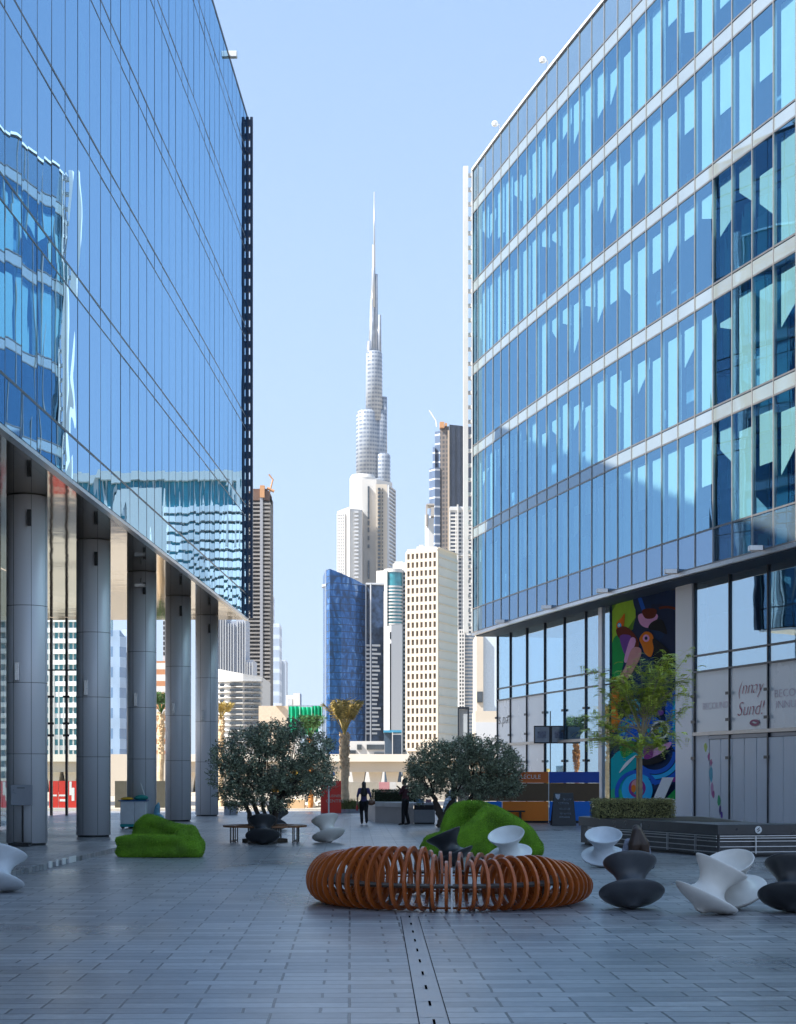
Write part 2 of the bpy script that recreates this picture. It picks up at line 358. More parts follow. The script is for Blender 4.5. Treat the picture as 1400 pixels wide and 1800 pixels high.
# ================================================================== left office building
S = 6.94+EYE; ROOF = 29.3+EYE
LO = Vector((-8.79, 0)); LU = Vector((.0267, 1)); LN = Vector((1, -.0267)).normalized()
def lp(Y, d=0): return Vector((LO.x+.0267*Y, Y))+LN*d
bandsL = [(7.95, 7.95), (11.38, 11.89), (15.28, 15.82), (19.25, 19.8), (23.18, 23.74), (27.1, 27.65), (29.3, 29.3)]
def left_building():
    B = thing('office_building', 'mirror glass office block raised on round columns, on the left of the plaza', 'building', (-12, 40, 0))
    Yc = 76.4; step = 1.362
    st = [Yc-i*step for i in range(0, 47)]            # stations
    Yend = st[-1]
    rows = [(6.94, 7.95), (7.95, 11.38), (11.38, 11.89), (11.89, 15.28), (15.28, 15.82), (15.82, 19.25), (19.25, 19.8), (19.8, 23.18), (23.18, 23.74), (23.74, 27.1), (27.1, 27.65), (27.65, 29.3)]
    big = []; small = []
    for i in range(len(st)-1):
        for z0, z1 in rows:
            a = lp(st[i+1]+.012); b = lp(st[i]-.012)
            j = [random.uniform(-.004, .004) for _ in range(4)]   # every pane sits a hair out of true
            q = MB().quad((a.x+j[0], a.y, z0+EYE+.01), (b.x+j[1], b.y, z0+EYE+.01), (b.x+j[2], b.y, z1+EYE-.01), (a.x+j[3], a.y, z1+EYE-.01))
            inview = st[i] > 33.5
            vis = inview and (HY-F*z0/st[i] > 0)
            area = (z1-z0)/st[i]**2
            if vis and z1-z0 > 1: big.append((area, q))
            elif z1-z0 > 1: small.append((area*.001, q))
            else: small.append((area*.01, q))
    al = sorted(big, key=lambda x: -x[0])+sorted(small, key=lambda x: -x[0])
    many([q for _, q in al], 'window_pane', M_wgl, B)
    for i, Y in enumerate(st):
        a = lp(Y)
        MB().slab(lp(Y-.017), lp(Y+.017), LN, -.10, .004, S, ROOF).build('mullion', M_mull, B)
    for z0, z1 in bandsL:
        for k, z in enumerate({z0, z1}):
            hh = .030 if k == 0 else .022
            MB().slab(lp(Yend), lp(Yc), LN, -.10, .006, z+EYE-hh, z+EYE+hh).build('transom', M_mull, B)
    # floors and rooms behind the glass
    for z in (7.95, 11.6, 15.55, 19.5, 23.45, 27.4):
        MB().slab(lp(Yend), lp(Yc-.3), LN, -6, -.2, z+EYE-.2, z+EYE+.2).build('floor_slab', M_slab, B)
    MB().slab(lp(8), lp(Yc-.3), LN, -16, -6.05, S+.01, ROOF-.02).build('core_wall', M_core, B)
    bl = []
    for i in range(0, 24):
        for z0, z1 in ((7.95, 11.3), (11.89, 15.2), (15.82, 19.2), (19.8, 23.1), (23.74, 27.1)):
            if random.random() < .8:
                dr_ = random.choice((.95, .95, .9, .6, .45))
                a = lp(st[i+1]+.45); b = lp(st[i]-.1)
                bl.append(MB().slab(a, b, LN, -.62, -.60, z1+EYE-(z1-z0)*dr_, z1+EYE))
    many(bl, 'blind', M_blindt, B, keep=97)
    MB().slab(lp(8), lp(Yc), LN, -16, .02, ROOF, ROOF+.12).build('roof', M_mull, B)
    MB().slab(lp(8), lp(Yend-.02), LN, -6, .0, S, ROOF-.01).build('blank_facade', M_parap, B)
    MB().slab(lp(Yc-.28), lp(Yc), LN, -16, -.12, S, ROOF-.01).build('end_wall', M_parap, B)
    # soffit panels
    sm, t, out = nt('soffit_metal')
    tc = t.nodes.new('ShaderNodeTexCoord'); br = t.nodes.new('ShaderNodeTexBrick'); br.inputs['Scale'].default_value = 1
    mp = t.nodes.new('ShaderNodeMapping'); mp.inputs['Rotation'].default_value = (0, 0, pi/2); L(t, tc, 'Object', mp, 0); L(t, mp, 0, br, 'Vector')
    br.inputs['Brick Width'].default_value = 3.2; br.inputs['Row Height'].default_value = 1.36; br.inputs['Mortar Size'].default_value = .015
    br.inputs['Color1'].default_value = (.26, .21, .155, 1); br.inputs['Color2'].default_value = (.22, .185, .14, 1); br.inputs['Mortar'].default_value = (.05, .05, .05, 1)
    pb = t.nodes.new('ShaderNodeBsdfPrincipled'); pb.inputs['Metallic'].default_value = .75; pb.inputs['Roughness'].default_value = .06; L(t, br, 'Color', pb, 'Base Color')
    nz = t.nodes.new('ShaderNodeTexNoise'); nz.inputs['Scale'].default_value = .7; L(t, tc, 'Object', nz, 'Vector')
    bp = t.nodes.new('ShaderNodeBump'); bp.inputs['Strength'].default_value = .25; bp.inputs['Distance'].default_value = .02; L(t, nz, 'Fac', bp, 'Height'); L(t, bp, 0, pb, 'Normal'); L(t, pb, 0, out, 0)
    a, b, c, d = lp(8, 0), lp(Yc, 0), lp(Yc, -26), lp(8, -26)
    MB().slab(lp(8), lp(Yc), LN, -16, -.13, S-.10, S-.01).build('soffit', sm, B)
    MB().slab(lp(8), lp(Yc+.05), LN, -.13, .05, S-.14, S-.045).build('soffit_trim', M_steel, B)
    # far corner fin with a ladder of gaps
    x0 = lp(Yc)
    fn = MB()
    fn.b2(x0.x+.0, x0.x+.07, Yc-.05, Yc+.12, S-.05, ROOF+.05); fn.b2(x0.x+.13, x0.x+.25, Yc-.05, Yc+.12, S-.05, ROOF+.05)
    z = S+.3
    while z < ROOF: fn.b2(x0.x+.07, x0.x+.13, Yc-.03, Yc+.1, z, z+.30); z += .62
    fn.build('corner_fin', mat('fin_metal', (.05, .06, .085), .3, .6), B)
    # lobby glazing set back behind the columns
    lg = []
    Y = 62.0
    while Y > 20:
        a = lp(Y-2.68, -6.04+.0); b = lp(Y-.02, -6.04)
        lg.append(MB().quad((a.x, a.y, .1), (b.x, b.y, .1), (b.x, b.y, S-.12), (a.x, a.y, S-.12)))
        MB().slab(lp(Y-.03), lp(Y+.03), LN, -6.2, -5.95, .1, S-.11).build('lobby_mullion', M_mull, B)
        Y -= 2.7
    many(lg, 'lobby_pane', M_lgl, B)
    MB().slab(lp(8), lp(62), LN, -15.5, -8.5, .1, S-.11).build('lobby_wall', mat('lobby_stone', (.28, .25, .22), .4), B)
    # columns
    for k in range(-2, 5):
        Zc = 42.3*(1+.19*k)
        Xc = -10.33+.0267*Zc
        g = .10 if Zc < 44 else 0
        c = MB().lathe([(0, g+.06), (.5, g+.06), (.5, S-.12), (0, S-.12)], 48, c=(Xc, Zc, 0))
        co = c.build('column', M_col, B, smooth=False)
        for p in co.data.polygons: p.use_smooth = abs(p.normal.z) < .5
        r = MB()
        for z in (2.35, 4.1, 6.0):
            r.lathe([(.498, z), (.503, z), (.503, z+.012), (.498, z+.012)], 40, c=(Xc, Zc, 0), close=True)
        r.build('cladding_joint', M_mull, co)
        MB().lathe([(0, g-.005), (.46, g-.005), (.46, g+.06)], 32, c=(Xc, Zc, 0)).build('plinth_ring', M_dark, co)
        for sa in (-2.05, -1.15, -.2):
            MB().box((Xc+.4995*cos(sa), Zc+.4995*sin(sa), (S+g)/2-.03), (.010, .006, S-g-.20), Matrix.Rotation(sa+pi/2, 3, 'Z')).build('cladding_seam', M_mull, co)
        MB().b2(Xc-.18, Xc-.07, Zc-.58, Zc-.47, 4.15, 4.6).build('wall_light', M_steel, co, bevel=.01)
        MB().b2(Xc+.12, Xc+.22, Zc-.57, Zc-.48, S-.9, S-.5).build('spotlight', M_dark, co, bevel=.01)
        if k == 2:
            MB().tube([(Xc+.05, Zc-.5, S-.35), (Xc+.05, Zc-.62, S-.5)], .02).box((Xc+.05, Zc-.68, S-.62), (.34, .22, .1)).build('floodlight', M_steel, co)
    # roof edge floodlight
    q = lp(70.0)
    MB().b2(q.x-.22, q.x+.32, 69.9, 70.15, ROOF-.08+.12, ROOF+.28).b2(q.x-.3, q.x, 69.95, 70.1, ROOF+.1, ROOF+.2).build('roof_floodlight', M_white, B, bevel=.02)
left_building()

# glazed screen with steel posts beyond the lobby
def screen():
    T = thing('glass_screen', 'tall glass screen with thin black posts behind the first two columns', 'glass screen', (-14.4, 75, 0))
    Y = 75.2; xs = [gx(78, Y), gx(90, Y), gx(117, Y), gx(140, Y), gx(165, Y)]
    for i, x in enumerate(xs):
        p = MB().b2(x-.05, x+.05, Y-.05, Y+.15, 0, S-.12).build('post', M_mull, T)
        for y in (1225, 1272, 1293):
            z = gh(y, Y); MB().b2(x-.14, x+.14, Y-.12, Y-.06, z-.05, z+.05).build('clamp', M_mull, p)
    for a, b in zip(xs, xs[1:]):
        MB().quad((a+.06, Y, .05), (b-.06, Y, .05), (b-.06, Y, S-.12), (a+.06, Y, S-.12)).build('pane', M_clear, T)
    MB().b2(xs[0], xs[-1], Y-.03, Y+.05, gh(1178, Y)-.03, gh(1178, Y)+.03).build('rail', M_mull, T)
screen()

# ================================================================== right office building
def xr(Y):
    t = (84.6-Y)/33.4
    return 24.53-.246*Y-4*.3*t*(1-t)
def rp(Y, d=0):
    # d > 0 is out towards the plaza
    e = .1; v = Vector((xr(Y+e)-xr(Y-e), 2*e)).normalized(); n = Vector((-v.y, v.x))
    return Vector((xr(Y), Y))+n*d
def rn(Y):
    e = .1; v = Vector((xr(Y+e)-xr(Y-e), 2*e)).normalized(); return Vector((-v.y, v.x))
bandsR = [(6.94, 8.1), (11.6, 12.1), (15.65, 16.17), (19.7, 20.2), (23.75, 24.3), (27.7, 28.26)]
def right_building():
    B = thing('office_building', 'glass office block with white floor bands and pale window blinds, right of the plaza', 'building', (12, 60, 0))
    RF = 29.8+EYE
    st = [84.6, 83.6]
    while st[-1] > 30: st.append(st[-1]-1.352)
    rowsW = [(8.1, 11.6), (12.1, 15.65), (16.17, 19.7), (20.2, 23.75), (24.3, 27.7)]
    def bay(i, d, z0, z1, g=.01, jit=0):
        a = rp(st[i+1]+g, d); b = rp(st[i]-g, d)
        j = [random.uniform(-jit, jit) for _ in range(4)]
        return MB().quad((a.x+j[0], a.y, z0), (b.x+j[1], b.y, z0), (b.x+j[2], b.y, z1), (a.x+j[3], a.y, z1))
    vis = []; hid = []
    for i in range(len(st)-1):
        for z0, z1 in rowsW:
            q = bay(i, 0, z0+EYE+.02, z1+EYE-.02, .02, .003)
            px = 700+F*xr(st[i+1])/st[i+1]
            (vis if px < 1420 and HY-F*z0/st[i] > 0 else hid).append((1/st[i]**2, q))
    al = sorted(vis, key=lambda x: -x[0])+hid
    many([q for _, q in al], 'window_pane', M_rgl, B)
    for (z0, z1) in bandsR[1:]:
        m = MB()
        for i in range(len(st)-1):
            q = bay(i, .0, z0+EYE, z1+EYE, .012, .002); m.add(q)
        m.build('spandrel_band', M_spand, B)
    for (z0, z1, nm) in ((6.94, 8.1, 'base_band'), (28.26, 29.8, 'parapet_band')):
        m = MB()
        for i in range(len(st)-1): m.add(bay(i, .0, z0+EYE, z1+EYE, .012, .002))
        m.build(nm, M_parap, B)
    # mullions: slim steel caps, one per bay line
    for Y in st:
        a = rp(Y, .0); n = rn(Y); v = Vector((-n.y, n.x))
        MB().slab(a-v*.02, a+v*.02, n, -.10, .03, S, RF).build('mullion', M_mullr, B)
    for z0, z1 in bandsR+[(29.8, 29.8)]:
        for z in sorted({z0, z1}):
            m = MB()
            for i in range(len(st)-1):
                a, b = rp(st[i+1], 0), rp(st[i], 0); n = rn((st[i]+st[i+1])/2)
                m.slab(a, b, n, -.08, .022, z+EYE-.03, z+EYE+.03)
            m.build('transom', mat('transom_metal', (.20, .20, .21), .4, .5), B)
    # interior: slabs, back wall, blinds, people-high furniture
    poly = lambda d0, d1: [rp(Y, d0) for Y in st]+[rp(Y, d1) for Y in reversed(st)]
    for z in [6.94, 8.0-.25, 11.85, 15.9, 19.95, 24.0, 28.0]:
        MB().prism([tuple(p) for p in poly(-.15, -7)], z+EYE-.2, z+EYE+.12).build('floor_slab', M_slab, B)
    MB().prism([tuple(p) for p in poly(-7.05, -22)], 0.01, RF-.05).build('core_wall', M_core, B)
    bl = []; rev = []
    random.seed(5)
    for i in range(len(st)-1):
        for k, (z0, z1) in enumerate(rowsW):
            h = z1-z0
            r = random.random()
            if i < 8 and k in (2,) : continue                         # the dark rooms at the far end
            if i < 6 and k == 0 and random.random() < .6: continue
            dr_ = .98 if r < .42 else random.choice((.35, .45, .55, .7))
            Ya, Yb = st[i]-.04, st[i+1]+.30+random.uniform(-.08, .12)
            a = rp(Yb, -.24); b = rp(Ya, -.24); n = rn((Ya+Yb)/2)
            q_ = MB().slab(a, b, n, -.01, .01, z1+EYE-h*dr_, z1+EYE-.10-(random.random()**2)*.9)
            if dr_ < .9 and random.random() < .75:                       # bottom edge slanted to imitate the sun's diagonal shade line
                sl = random.uniform(.3, .9)*random.choice((-1, 1, 1))
                for vi in ((0, 3) if sl > 0 else (1, 2)): q_.v[vi] = (q_.v[vi][0], q_.v[vi][1], min(q_.v[vi][2]+abs(sl), z1+EYE-.9))
            bl.append((-(st[i]), q_))
            if random.random() < .8:                                        # lit reveal panels deeper in the room
                a = rp(Yb+.2, -1.6); b = rp(Ya+.05, -1.6)
                rev.append((-(st[i]), MB().slab(a, b, n, -.02, .02, z0+EYE+.15, z0+EYE+.15+h*random.uniform(.2, .75))))
    bl.sort(key=lambda x: x[0] if x[0] < -50 else 1000); bl = sorted(bl, key=lambda x: (abs(-x[0]-60) > 12, x[0]*-1))
    many([b for _, b in bl], 'blind', M_blind, B)
    many([b for _, b in rev], 'partition', mat('office_partition', (.35, .52, .68), .7, 0, .3, 1.2), B, keep=60)
    # soffit and lower body
    MB().prism([tuple(p) for p in poly(-.03, -8)], S-.10, S-.005).build('soffit', MATS['soffit_metal'], B)
    tr = MB()
    for i in range(len(st)-1):
        a, b = rp(st[i+1], 0), rp(st[i], 0); n = rn((st[i]+st[i+1])/2); tr.slab(a, b, n, -.12, .05, S-.16, S-.03)
    tr.build('soffit_trim', M_steel, B)
    cp = MB()
    for i in range(len(st)-1):
        a, b = rp(st[i+1], 0), rp(st[i], 0); n = rn((st[i]+st[i+1])/2); cp.slab(a, b, n, -.3, .08, RF+.031, RF+.14)
    cp.build('coping', M_white, B)
    MB().prism([tuple(p) for p in poly(-.31, -22)], RF-.03, RF+.1).build('roof', M_conc, B)
    e = rp(84.6)
    MB().b2(e.x+.02, e.x+22, 84.62, 84.9, S, RF).build('end_wall', M_parap, B)
    # corner fin : two white blades with rungs
    fn = MB(); x1 = e.x; 
    fn.b2(x1-.48, x1-.24, 84.5, 84.85, S-.02, RF+.25); fn.b2(x1-.08, x1-.02, 84.5, 84.85, S-.02, RF+.1)
    z = S+.3
    while z < RF: fn.b2(x1-.24, x1-.08, 84.55, 84.8, z, z+.16); z += .72
    fn.build('corner_fin', M_white, B)
    for px in (880, 965, 1066):
        Y = (24.53*F)/(px-700+.246*F) if False else None
        lo, hi = 45., 84.
        for _ in range(40):
            md = (lo+hi)/2
            if 700+F*xr(md)/md > px: lo = md
            else: hi = md
        a = rp(lo, .05)
        m = MB().tube([(a.x, a.y, RF+.1), (a.x, a.y, RF+.45), (a.x-.15, a.y, RF+.5)], .03).lathe([(0, -.12), (.13, -.1), (.16, .02), (.1, .1), (0, .12)], 16, c=(a.x-.2, a.y, RF+.5))
        m.build('roof_floodlight', M_white, B)
    for px in (886, 968, 1067, 1188, 1338):
        lo, hi = 45., 84.
        for _ in range(40):
            md = (lo+hi)/2
            if 700+F*xr(md)/md > px: lo = md
            else: hi = md
        a = rp(lo, .18)
        MB().box((a.x, a.y, S+.06), (.42, .3, .16)).build('facade_floodlight', M_steel, B, bevel=.01)
    # ---------------- street level
    ST = {}
    def gp(Y, d=0): return rp(Y, -1.2+d)
    ys = [85.6-.0]+[82-2.7*i for i in range(0, 16)]
    ys[0] = 84.3
    H1, H2, H3 = 6.03, 5.46, 3.26
    G = S-.12
    for Y in ys:
        a = gp(Y); n = rn(Y); v = Vector((-n.y, n.x))
        if 62.6 < Y < 68.8: continue
        MB().slab(a-v*.03, a+v*.03, n, -.05, .07, 0, G).build('shop_mullion', M_mull, B)
        if Y > 66 or Y < 61:
            for z in (2.4, 4.6, 3.7):
                MB().slab(a-v*.16, a+v*.16, n, .08, .12, z-.05, z+.05).build('glass_clamp', M_dark, B)
    lo_glass = mat('white_window_film', (.82, .84, .86), .25, 0, .03, .7, spec=.7)
    for i in range(len(ys)-1):
        Ya, Yb = ys[i]-.03, ys[i+1]+.03
        if 61.3 < Ya < 69.7: continue
        a, b, n = gp(Yb), gp(Ya), rn((Ya+Yb)/2)
        far = Ya > 70
        def pane(z0, z1, m, nm, d=0.): MB().slab(a, b, n, d-.01, d+.01, z0, z1).build(nm, m, B)
        pane(H1, G, M_lgl, 'shop_pane'); pane(H2+.03, H1-.03, M_lgl, 'shop_pane')
        if far and Ya > 78:
            pane(H3+.06, H2-.03, lo_glass, 'film_panel'); pane(0, H3-.06, lo_glass, 'film_panel')
        elif far:
            pane(H3+.06, H2-.03, M_lgl, 'shop_pane'); pane(0, H3-.06, M_lgl, 'shop_pane')
        else:
            pane(H3+.06, H2-.03, lo_glass, 'film_panel')
    for seg in ((84.3, 69.6), (61.2, 42)):
        for z, h in ((H1, .03), (H2, .03), (H3, .06), (G-.02, .04)):
            m = MB(); Y = seg[0]
            while Y > seg[1]+.01:
                Y2 = max(Y-2.7, seg[1]); a, b, n = gp(Y2), gp(Y), rn((Y+Y2)/2)
                m.slab(a, b, n, -.04, .09, z-h, z+h); Y = Y2
            m.build('shop_transom', M_mullr if z == H3 else M_mull, B)
    # pale rooms behind the far shop windows
    MB().slab(gp(69.8), gp(84), rn(75), -3.5, -3.3, 0, G).build('shop_back_wall', mat('shop_interior', (.42, .38, .33), .8, 0, .4, 1.1), B)
    # white boarded doors, near part
    dw = mat('white_boards', (.76, .79, .84), .45, 0, .05, 1.5, stretch=(1, 1, .2))
    a, b, n = gp(60.9), gp(61.15), rn(61)
    MB().slab(gp(59.3), gp(60.46), rn(60), -.02, .02, 0, H3-.06).build('wall_panel', dw, B)
    Y = 59.2; k = 0
    while Y > 44:
        w = .86
        if k % 6 == 5: w = .9
        MB().slab(gp(Y-w+.07), gp(Y-.0), rn(Y), -.03, .03, 0, H3-.22).build('door_board', dw, B)
        Y -= w; k += 1
    MB().slab(gp(42), gp(59.25), rn(52), -.2, -.10, 0, H3-.07).build('door_recess', M_mull, B)
    MB().slab(gp(42), gp(59.25), rn(52), -.02, .05, H3-.2, H3-.08).build('door_head', mat('grey_steel', (.20, .22, .26), .4, .5), B)
    # white pier and return
    MB().slab(gp(60.5), gp(61.9), rn(61), -.5, .10, 0, G).build('pier', M_col, B, bevel=.02)
    MB().slab(gp(69.2), gp(69.6), rn(69), -.3, .08, 0, G).build('pier', mat('pale_post', (.55, .57, .6), .4, .3), B)
    # lettering on the white glass
    red = mat('red_lettering', (.45, .04, .10), .5); pinkish = mat('pink_lettering', (.62, .48, .56), .5); blk = mat('black_lettering', (.03, .03, .04), .5)
    def tx(body, px, y, hpx, m, shear=0, sx=1., rot=0):
        lo, hi = 45., 84.
        for _ in range(40):
            md = (lo+hi)/2; p = gp(md, .02)
            if 700+F*p.x/md > px: lo = md
            else: hi = md
        p = gp(lo, .025); n = rn(lo); v = Vector((-(-n.y), -n.x))   # reading direction: towards the camera side
        v = Vector((n.y, -n.x)); 
        if v.x < 0: v = -v
        s = hpx/F*lo
        M = basis((p.x, p.y, gh(y, lo)), (v.x, v.y, 0))
        if rot: M = M @ Matrix.Rotation(rot, 4, 'Z')
        text_mb(body, s*1.35, M, .004, shear, 1., sx, off=-.022).build('lettering', m, B)
    tx('BECOUNDS', 1263, 1240, 13, pinkish, 0, 1.25)
    tx('(nnay', 1322, 1208, 26, red, .35, 1.25)
    tx('Sund!', 1322, 1246, 27, red, .35, 1.25)
    tx('BECOUL', 1393, 1217, 15, pinkish, 0, 1.5); tx('INNUIC', 1393, 1237, 15, pinkish, 0, 1.5)
    tx('s.pa/', 887, 1264, 20, blk, .2, 1.6)
    # round kiss badge under the script
    def spot(px, y, rpx, m, nm, d=.03, pts=None):
        lo, hi = 45., 84.
        for _ in range(40):
            md = (lo+hi)/2; p = gp(md, .02)
            if 700+F*p.x/md > px: lo = md
            else: hi = md
        p = gp(lo, d); n = rn(lo); v = Vector((n.y, -n.x)); v = v if v.x > 0 else -v
        s = F/lo
        pts = pts or [(rpx*cos(2*pi*i/20)*1.0, rpx*sin(2*pi*i/20)) for i in range(20)]
        q = [(p.x+v.x*a/s*3.2, p.y+v.y*a/s*3.2, gh(y, lo)+b/s) for a, b in pts]
        return MB().quad(*q)
    spot(1331, 1270, 6, red, 'badge').build('badge', mat('plum_print', (.30, .03, .12), .5), B)
    lipmb = spot(1331, 1270, 1, M_white, 'b', .034, [(-3, 1), (-1, 2.4), (1, 1.2), (3, -.5), (1, -2), (-1, -1)]); lipmb.build('badge_mark', M_white, B)
    vine = [(1244, 1313, 5, 8, (.45, .6, .06)), (1250, 1330, 4, 7, (.35, .02, .2)), (1254, 1341, 4, 7, (.4, .03, .22)), (1254, 1360, 6, 15, (.02, .35, .5)), (1256, 1387, 5, 12, (.55, .25, .45)), (1258, 1397, 4, 7, (.4, .05, .25)), (1268, 1408, 5, 10, (.02, .40, .15)), (1270, 1424, 4, 9, (.05, .03, .2)), (1273, 1433, 4, 7, (.12, .05, .4))]
    for i, (px, y, w, h, c) in enumerate(vine):
        rr = random.Random(i)
        pts = [(w*.42*cos(t)*rr.uniform(.7, 1.15), h*sin(t)*rr.uniform(.75, 1.15)) for t in [2*pi*k/11 for k in range(11)]]
        spot(px, y, 1, None, '', .028+.001*i, pts).build('painted_motif', mat('motif_%d' % i, c, .5), B)
    return gp
gp = right_building()

# ------------------------------------------------------------------ mural
def mural():
    def pt(zx, zy, lay):
        px = 1050+zx/3.749; y = 1020+zy/3.749
        lo, hi = 45., 84.
        for _ in range(30):
            md = (lo+hi)/2; p = rp(md, -1.27)
            if 700+F*p.x/md > px: lo = md
            else: hi = md
        p = rp(lo, -1.27+.0015*lay)
        return (p.x, p.y, gh(y, lo))
    cols = {'navy': (.01, .025, .07), 'lime': (.22, .38, .03), 'olive': (.08, .17, .02), 'green': (.01, .22, .05), 'orange': (.50, .13, .01), 'brown': (.10, .02, .01), 'violet': (.12, .04, .22), 'pink': (.50, .24, .42), 'rose': (.42, .20, .20), 'blue': (.01, .08, .38), 'sky': (.02, .30, .60), 'teal': (.0, .25, .28), 'black': (.01, .01, .012), 'white': (.7, .74, .8), 'mint': (.02, .30, .15), 'plum': (.18, .03, .16), 'dark': (.012, .02, .05)}
    names = list(cols); ms = [mat('mural_'+n, tuple(min(1, c*1.8) for c in cols[n]), .9, 0, .08, 2, spec=.12) for n in names]
    mb = MB(); lay = [1]
    def sh(c, pts, smooth=True):
        lay[0] += 1; mb.mi = names.index(c)
        if smooth:
            P = []; k = len(pts)
            for i in range(k):
                a, b, cc, d = [Vector(pts[(i+q-1) % k]) for q in range(4)]
                for s in range(4):
                    t = s/4
                    P.append(.5*((2*b)+(-a+cc)*t+(2*a-5*b+4*cc-d)*t*t+(-a+3*b-3*cc+d)*t**3))
            pts = P
        pts = [(min(max(p[0], 107), 588), min(max(p[1], 60), 1690)) for p in pts]
        n = len(mb.v); mb.v += [pt(p[0], p[1], lay[0]) for p in pts]
        from mathutils.geometry import tessellate_polygon
        for tri in tessellate_polygon([[Vector((p[0], p[1], 0)) for p in pts]]):
            mb.f.append(tuple(n+i for i in tri)); mb.m.append(mb.mi)
    def circ(c, x, y, r, ry=None): sh(c, [(x+r*cos(2*pi*i/12), y+(ry or r)*sin(2*pi*i/12)) for i in range(12)])
    def arc(c, x, y, r0, r1, a0, a1):
        k = 14
        o = [(x+r1*cos(a0+(a1-a0)*i/k), y+r1*sin(a0+(a1-a0)*i/k)) for i in range(k+1)]
        q = [(x+r0*cos(a0+(a1-a0)*i/k), y+r0*sin(a0+(a1-a0)*i/k)) for i in range(k, -1, -1)]
        sh(c, o+q, False)
    sh('navy', [(107, 60), (588, 60), (588, 1690), (107, 1690)], False)
    sh('olive', [(107, 60), (250, 60), (270, 300), (107, 420)], False)
    sh('lime', [(107, 200), (190, 60), (262, 60), (262, 240), (180, 360), (107, 420)], False)
    sh('green', [(107, 410), (160, 360), (190, 480), (160, 620), (107, 650)])
    arc('dark', 400, 330, 60, 180, -2.4, 1.2)
    arc('brown', 470, 330, 150, 166, -1.9, -.6)
    sh('navy', [(250, 60), (330, 60), (370, 200), (300, 230), (255, 170)])
    sh('blue', [(270, 80), (290, 80), (330, 190), (310, 205)])
    sh('dark', [(290, 200), (260, 260), (250, 330), (300, 400), (380, 380), (360, 300)])
    sh('pink', [(280, 240), (300, 215), (395, 215), (412, 240), (380, 290), (345, 310), (300, 290)])
    sh('brown', [(310, 190), (400, 185), (390, 240), (330, 246)])
    sh('black', [(375, 270), (440, 255), (475, 350), (420, 330), (350, 315)])
    sh('orange', [(192, 215), (188, 290), (170, 325), (138, 315), (140, 275), (165, 250)])
    circ('sky', 158, 293, 13, 16); circ('white', 157, 293, 6, 8)
    sh('brown', [(138, 318), (190, 300), (240, 330), (285, 400), (275, 450), (200, 420), (150, 370)])
    sh('violet', [(160, 370), (210, 355), (240, 380), (215, 470), (190, 480)])
    sh('pink', [(232, 380), (268, 400), (215, 530), (190, 520)])
    sh('rose', [(200, 560), (240, 450), (290, 440), (305, 480), (270, 560), (200, 670), (160, 650)])
    sh('orange', [(292, 380), (330, 335), (375, 350), (390, 420), (370, 500), (330, 480), (310, 430)])
    circ('pink', 337, 378, 22, 24); circ('dark', 337, 378, 10, 12)
    sh('black', [(385, 380), (480, 450), (520, 560), (400, 600), (390, 460)])
    sh('brown', [(107, 650), (170, 640), (160, 720), (107, 740)])
    sh('orange', [(107, 740), (150, 730), (210, 800), (190, 900), (107, 1000)])
    sh('black', [(160, 800), (230, 790), (235, 870), (190, 930), (150, 880)])
    circ('sky', 265, 830, 34, 52); circ('blue', 300, 980, 150, 110); 
    arc('sky', 260, 1010, 60, 78, 3.0, 6.0); arc('teal', 260, 1010, 90, 104, 3.0, 6.2)
    sh('blue', [(480, 780), (588, 720), (588, 1130), (500, 1080), (470, 940)])
    for i in range(5): arc('sky' if i % 2 else 'teal', 600, 820+45*i, 70, 84, 2.4, 3.9)
    circ('violet', 430, 870, 28, 20)
    circ('white', 435, 985, 62, 62); circ('dark', 435, 985, 48, 48); circ('sky', 435, 985, 18, 18)
    sh('teal', [(107, 1180), (250, 1080), (330, 1060), (350, 1180), (230, 1280), (160, 1480), (107, 1420)])
    sh('mint', [(107, 1390), (160, 1370), (190, 1440), (107, 1470)])
    sh('green', [(170, 1080), (260, 1060), (280, 1110), (190, 1170)])
    sh('pink', [(340, 1140), (500, 1065), (490, 1110), (380, 1170), (330, 1175)])
    sh('black', [(300, 1180), (400, 1170), (480, 1110), (450, 1190), (330, 1220)])
    sh('plum', [(330, 1095), (385, 1085), (385, 1165), (330, 1175)])
    for i in range(4): arc(('blue', 'sky', 'blue', 'navy')[i], 400, 1130, 120+34*i, 148+34*i, .0, 2.3)
    sh('white', [(165, 1270), (210, 1200), (280, 1150), (225, 1215)])
    arc('blue', 285, 1400, 125, 150, 2.9, 5.9)
    circ('sky', 285, 1385, 103, 110); circ('plum', 285, 1372, 57, 62); circ('rose', 285, 1350, 38, 36); circ('teal', 292, 1390, 34, 28); circ('orange', 262, 1375, 16, 26)
    sh('green', [(480, 1440), (588, 1350), (588, 1480), (500, 1470)]); sh('plum', [(530, 1300), (588, 1290), (588, 1330), (520, 1330)], False)
    sh('white', [(455, 1300), (530, 1300), (455, 1470), (390, 1450)], False)
    arc('white', 495, 1520, 38, 84, -2.4, 2.2); circ('blue', 500, 1530, 34, 36); sh('mint', [(560, 1470), (588, 1450), (588, 1690), (560, 1600)])
    o = mb.build('mural', ms); tag(o, 'tall colourful wall painting of abstract birds and blue waves under the glass block', 'mural')
    m2 = MB(); a, b = rp(61.3, -1.5), rp(69.3, -1.5)
    w = MB().slab(rp(61.92, -1.272), rp(69.2, -1.272), rn(66), -.3, 0, 0, S-.12).build('mural_wall', mat('mural_wall_paint', (.012, .02, .05), .6)); tag(w, 'dark rendered wall carrying the bird painting between two pale piers', 'wall')
mural()
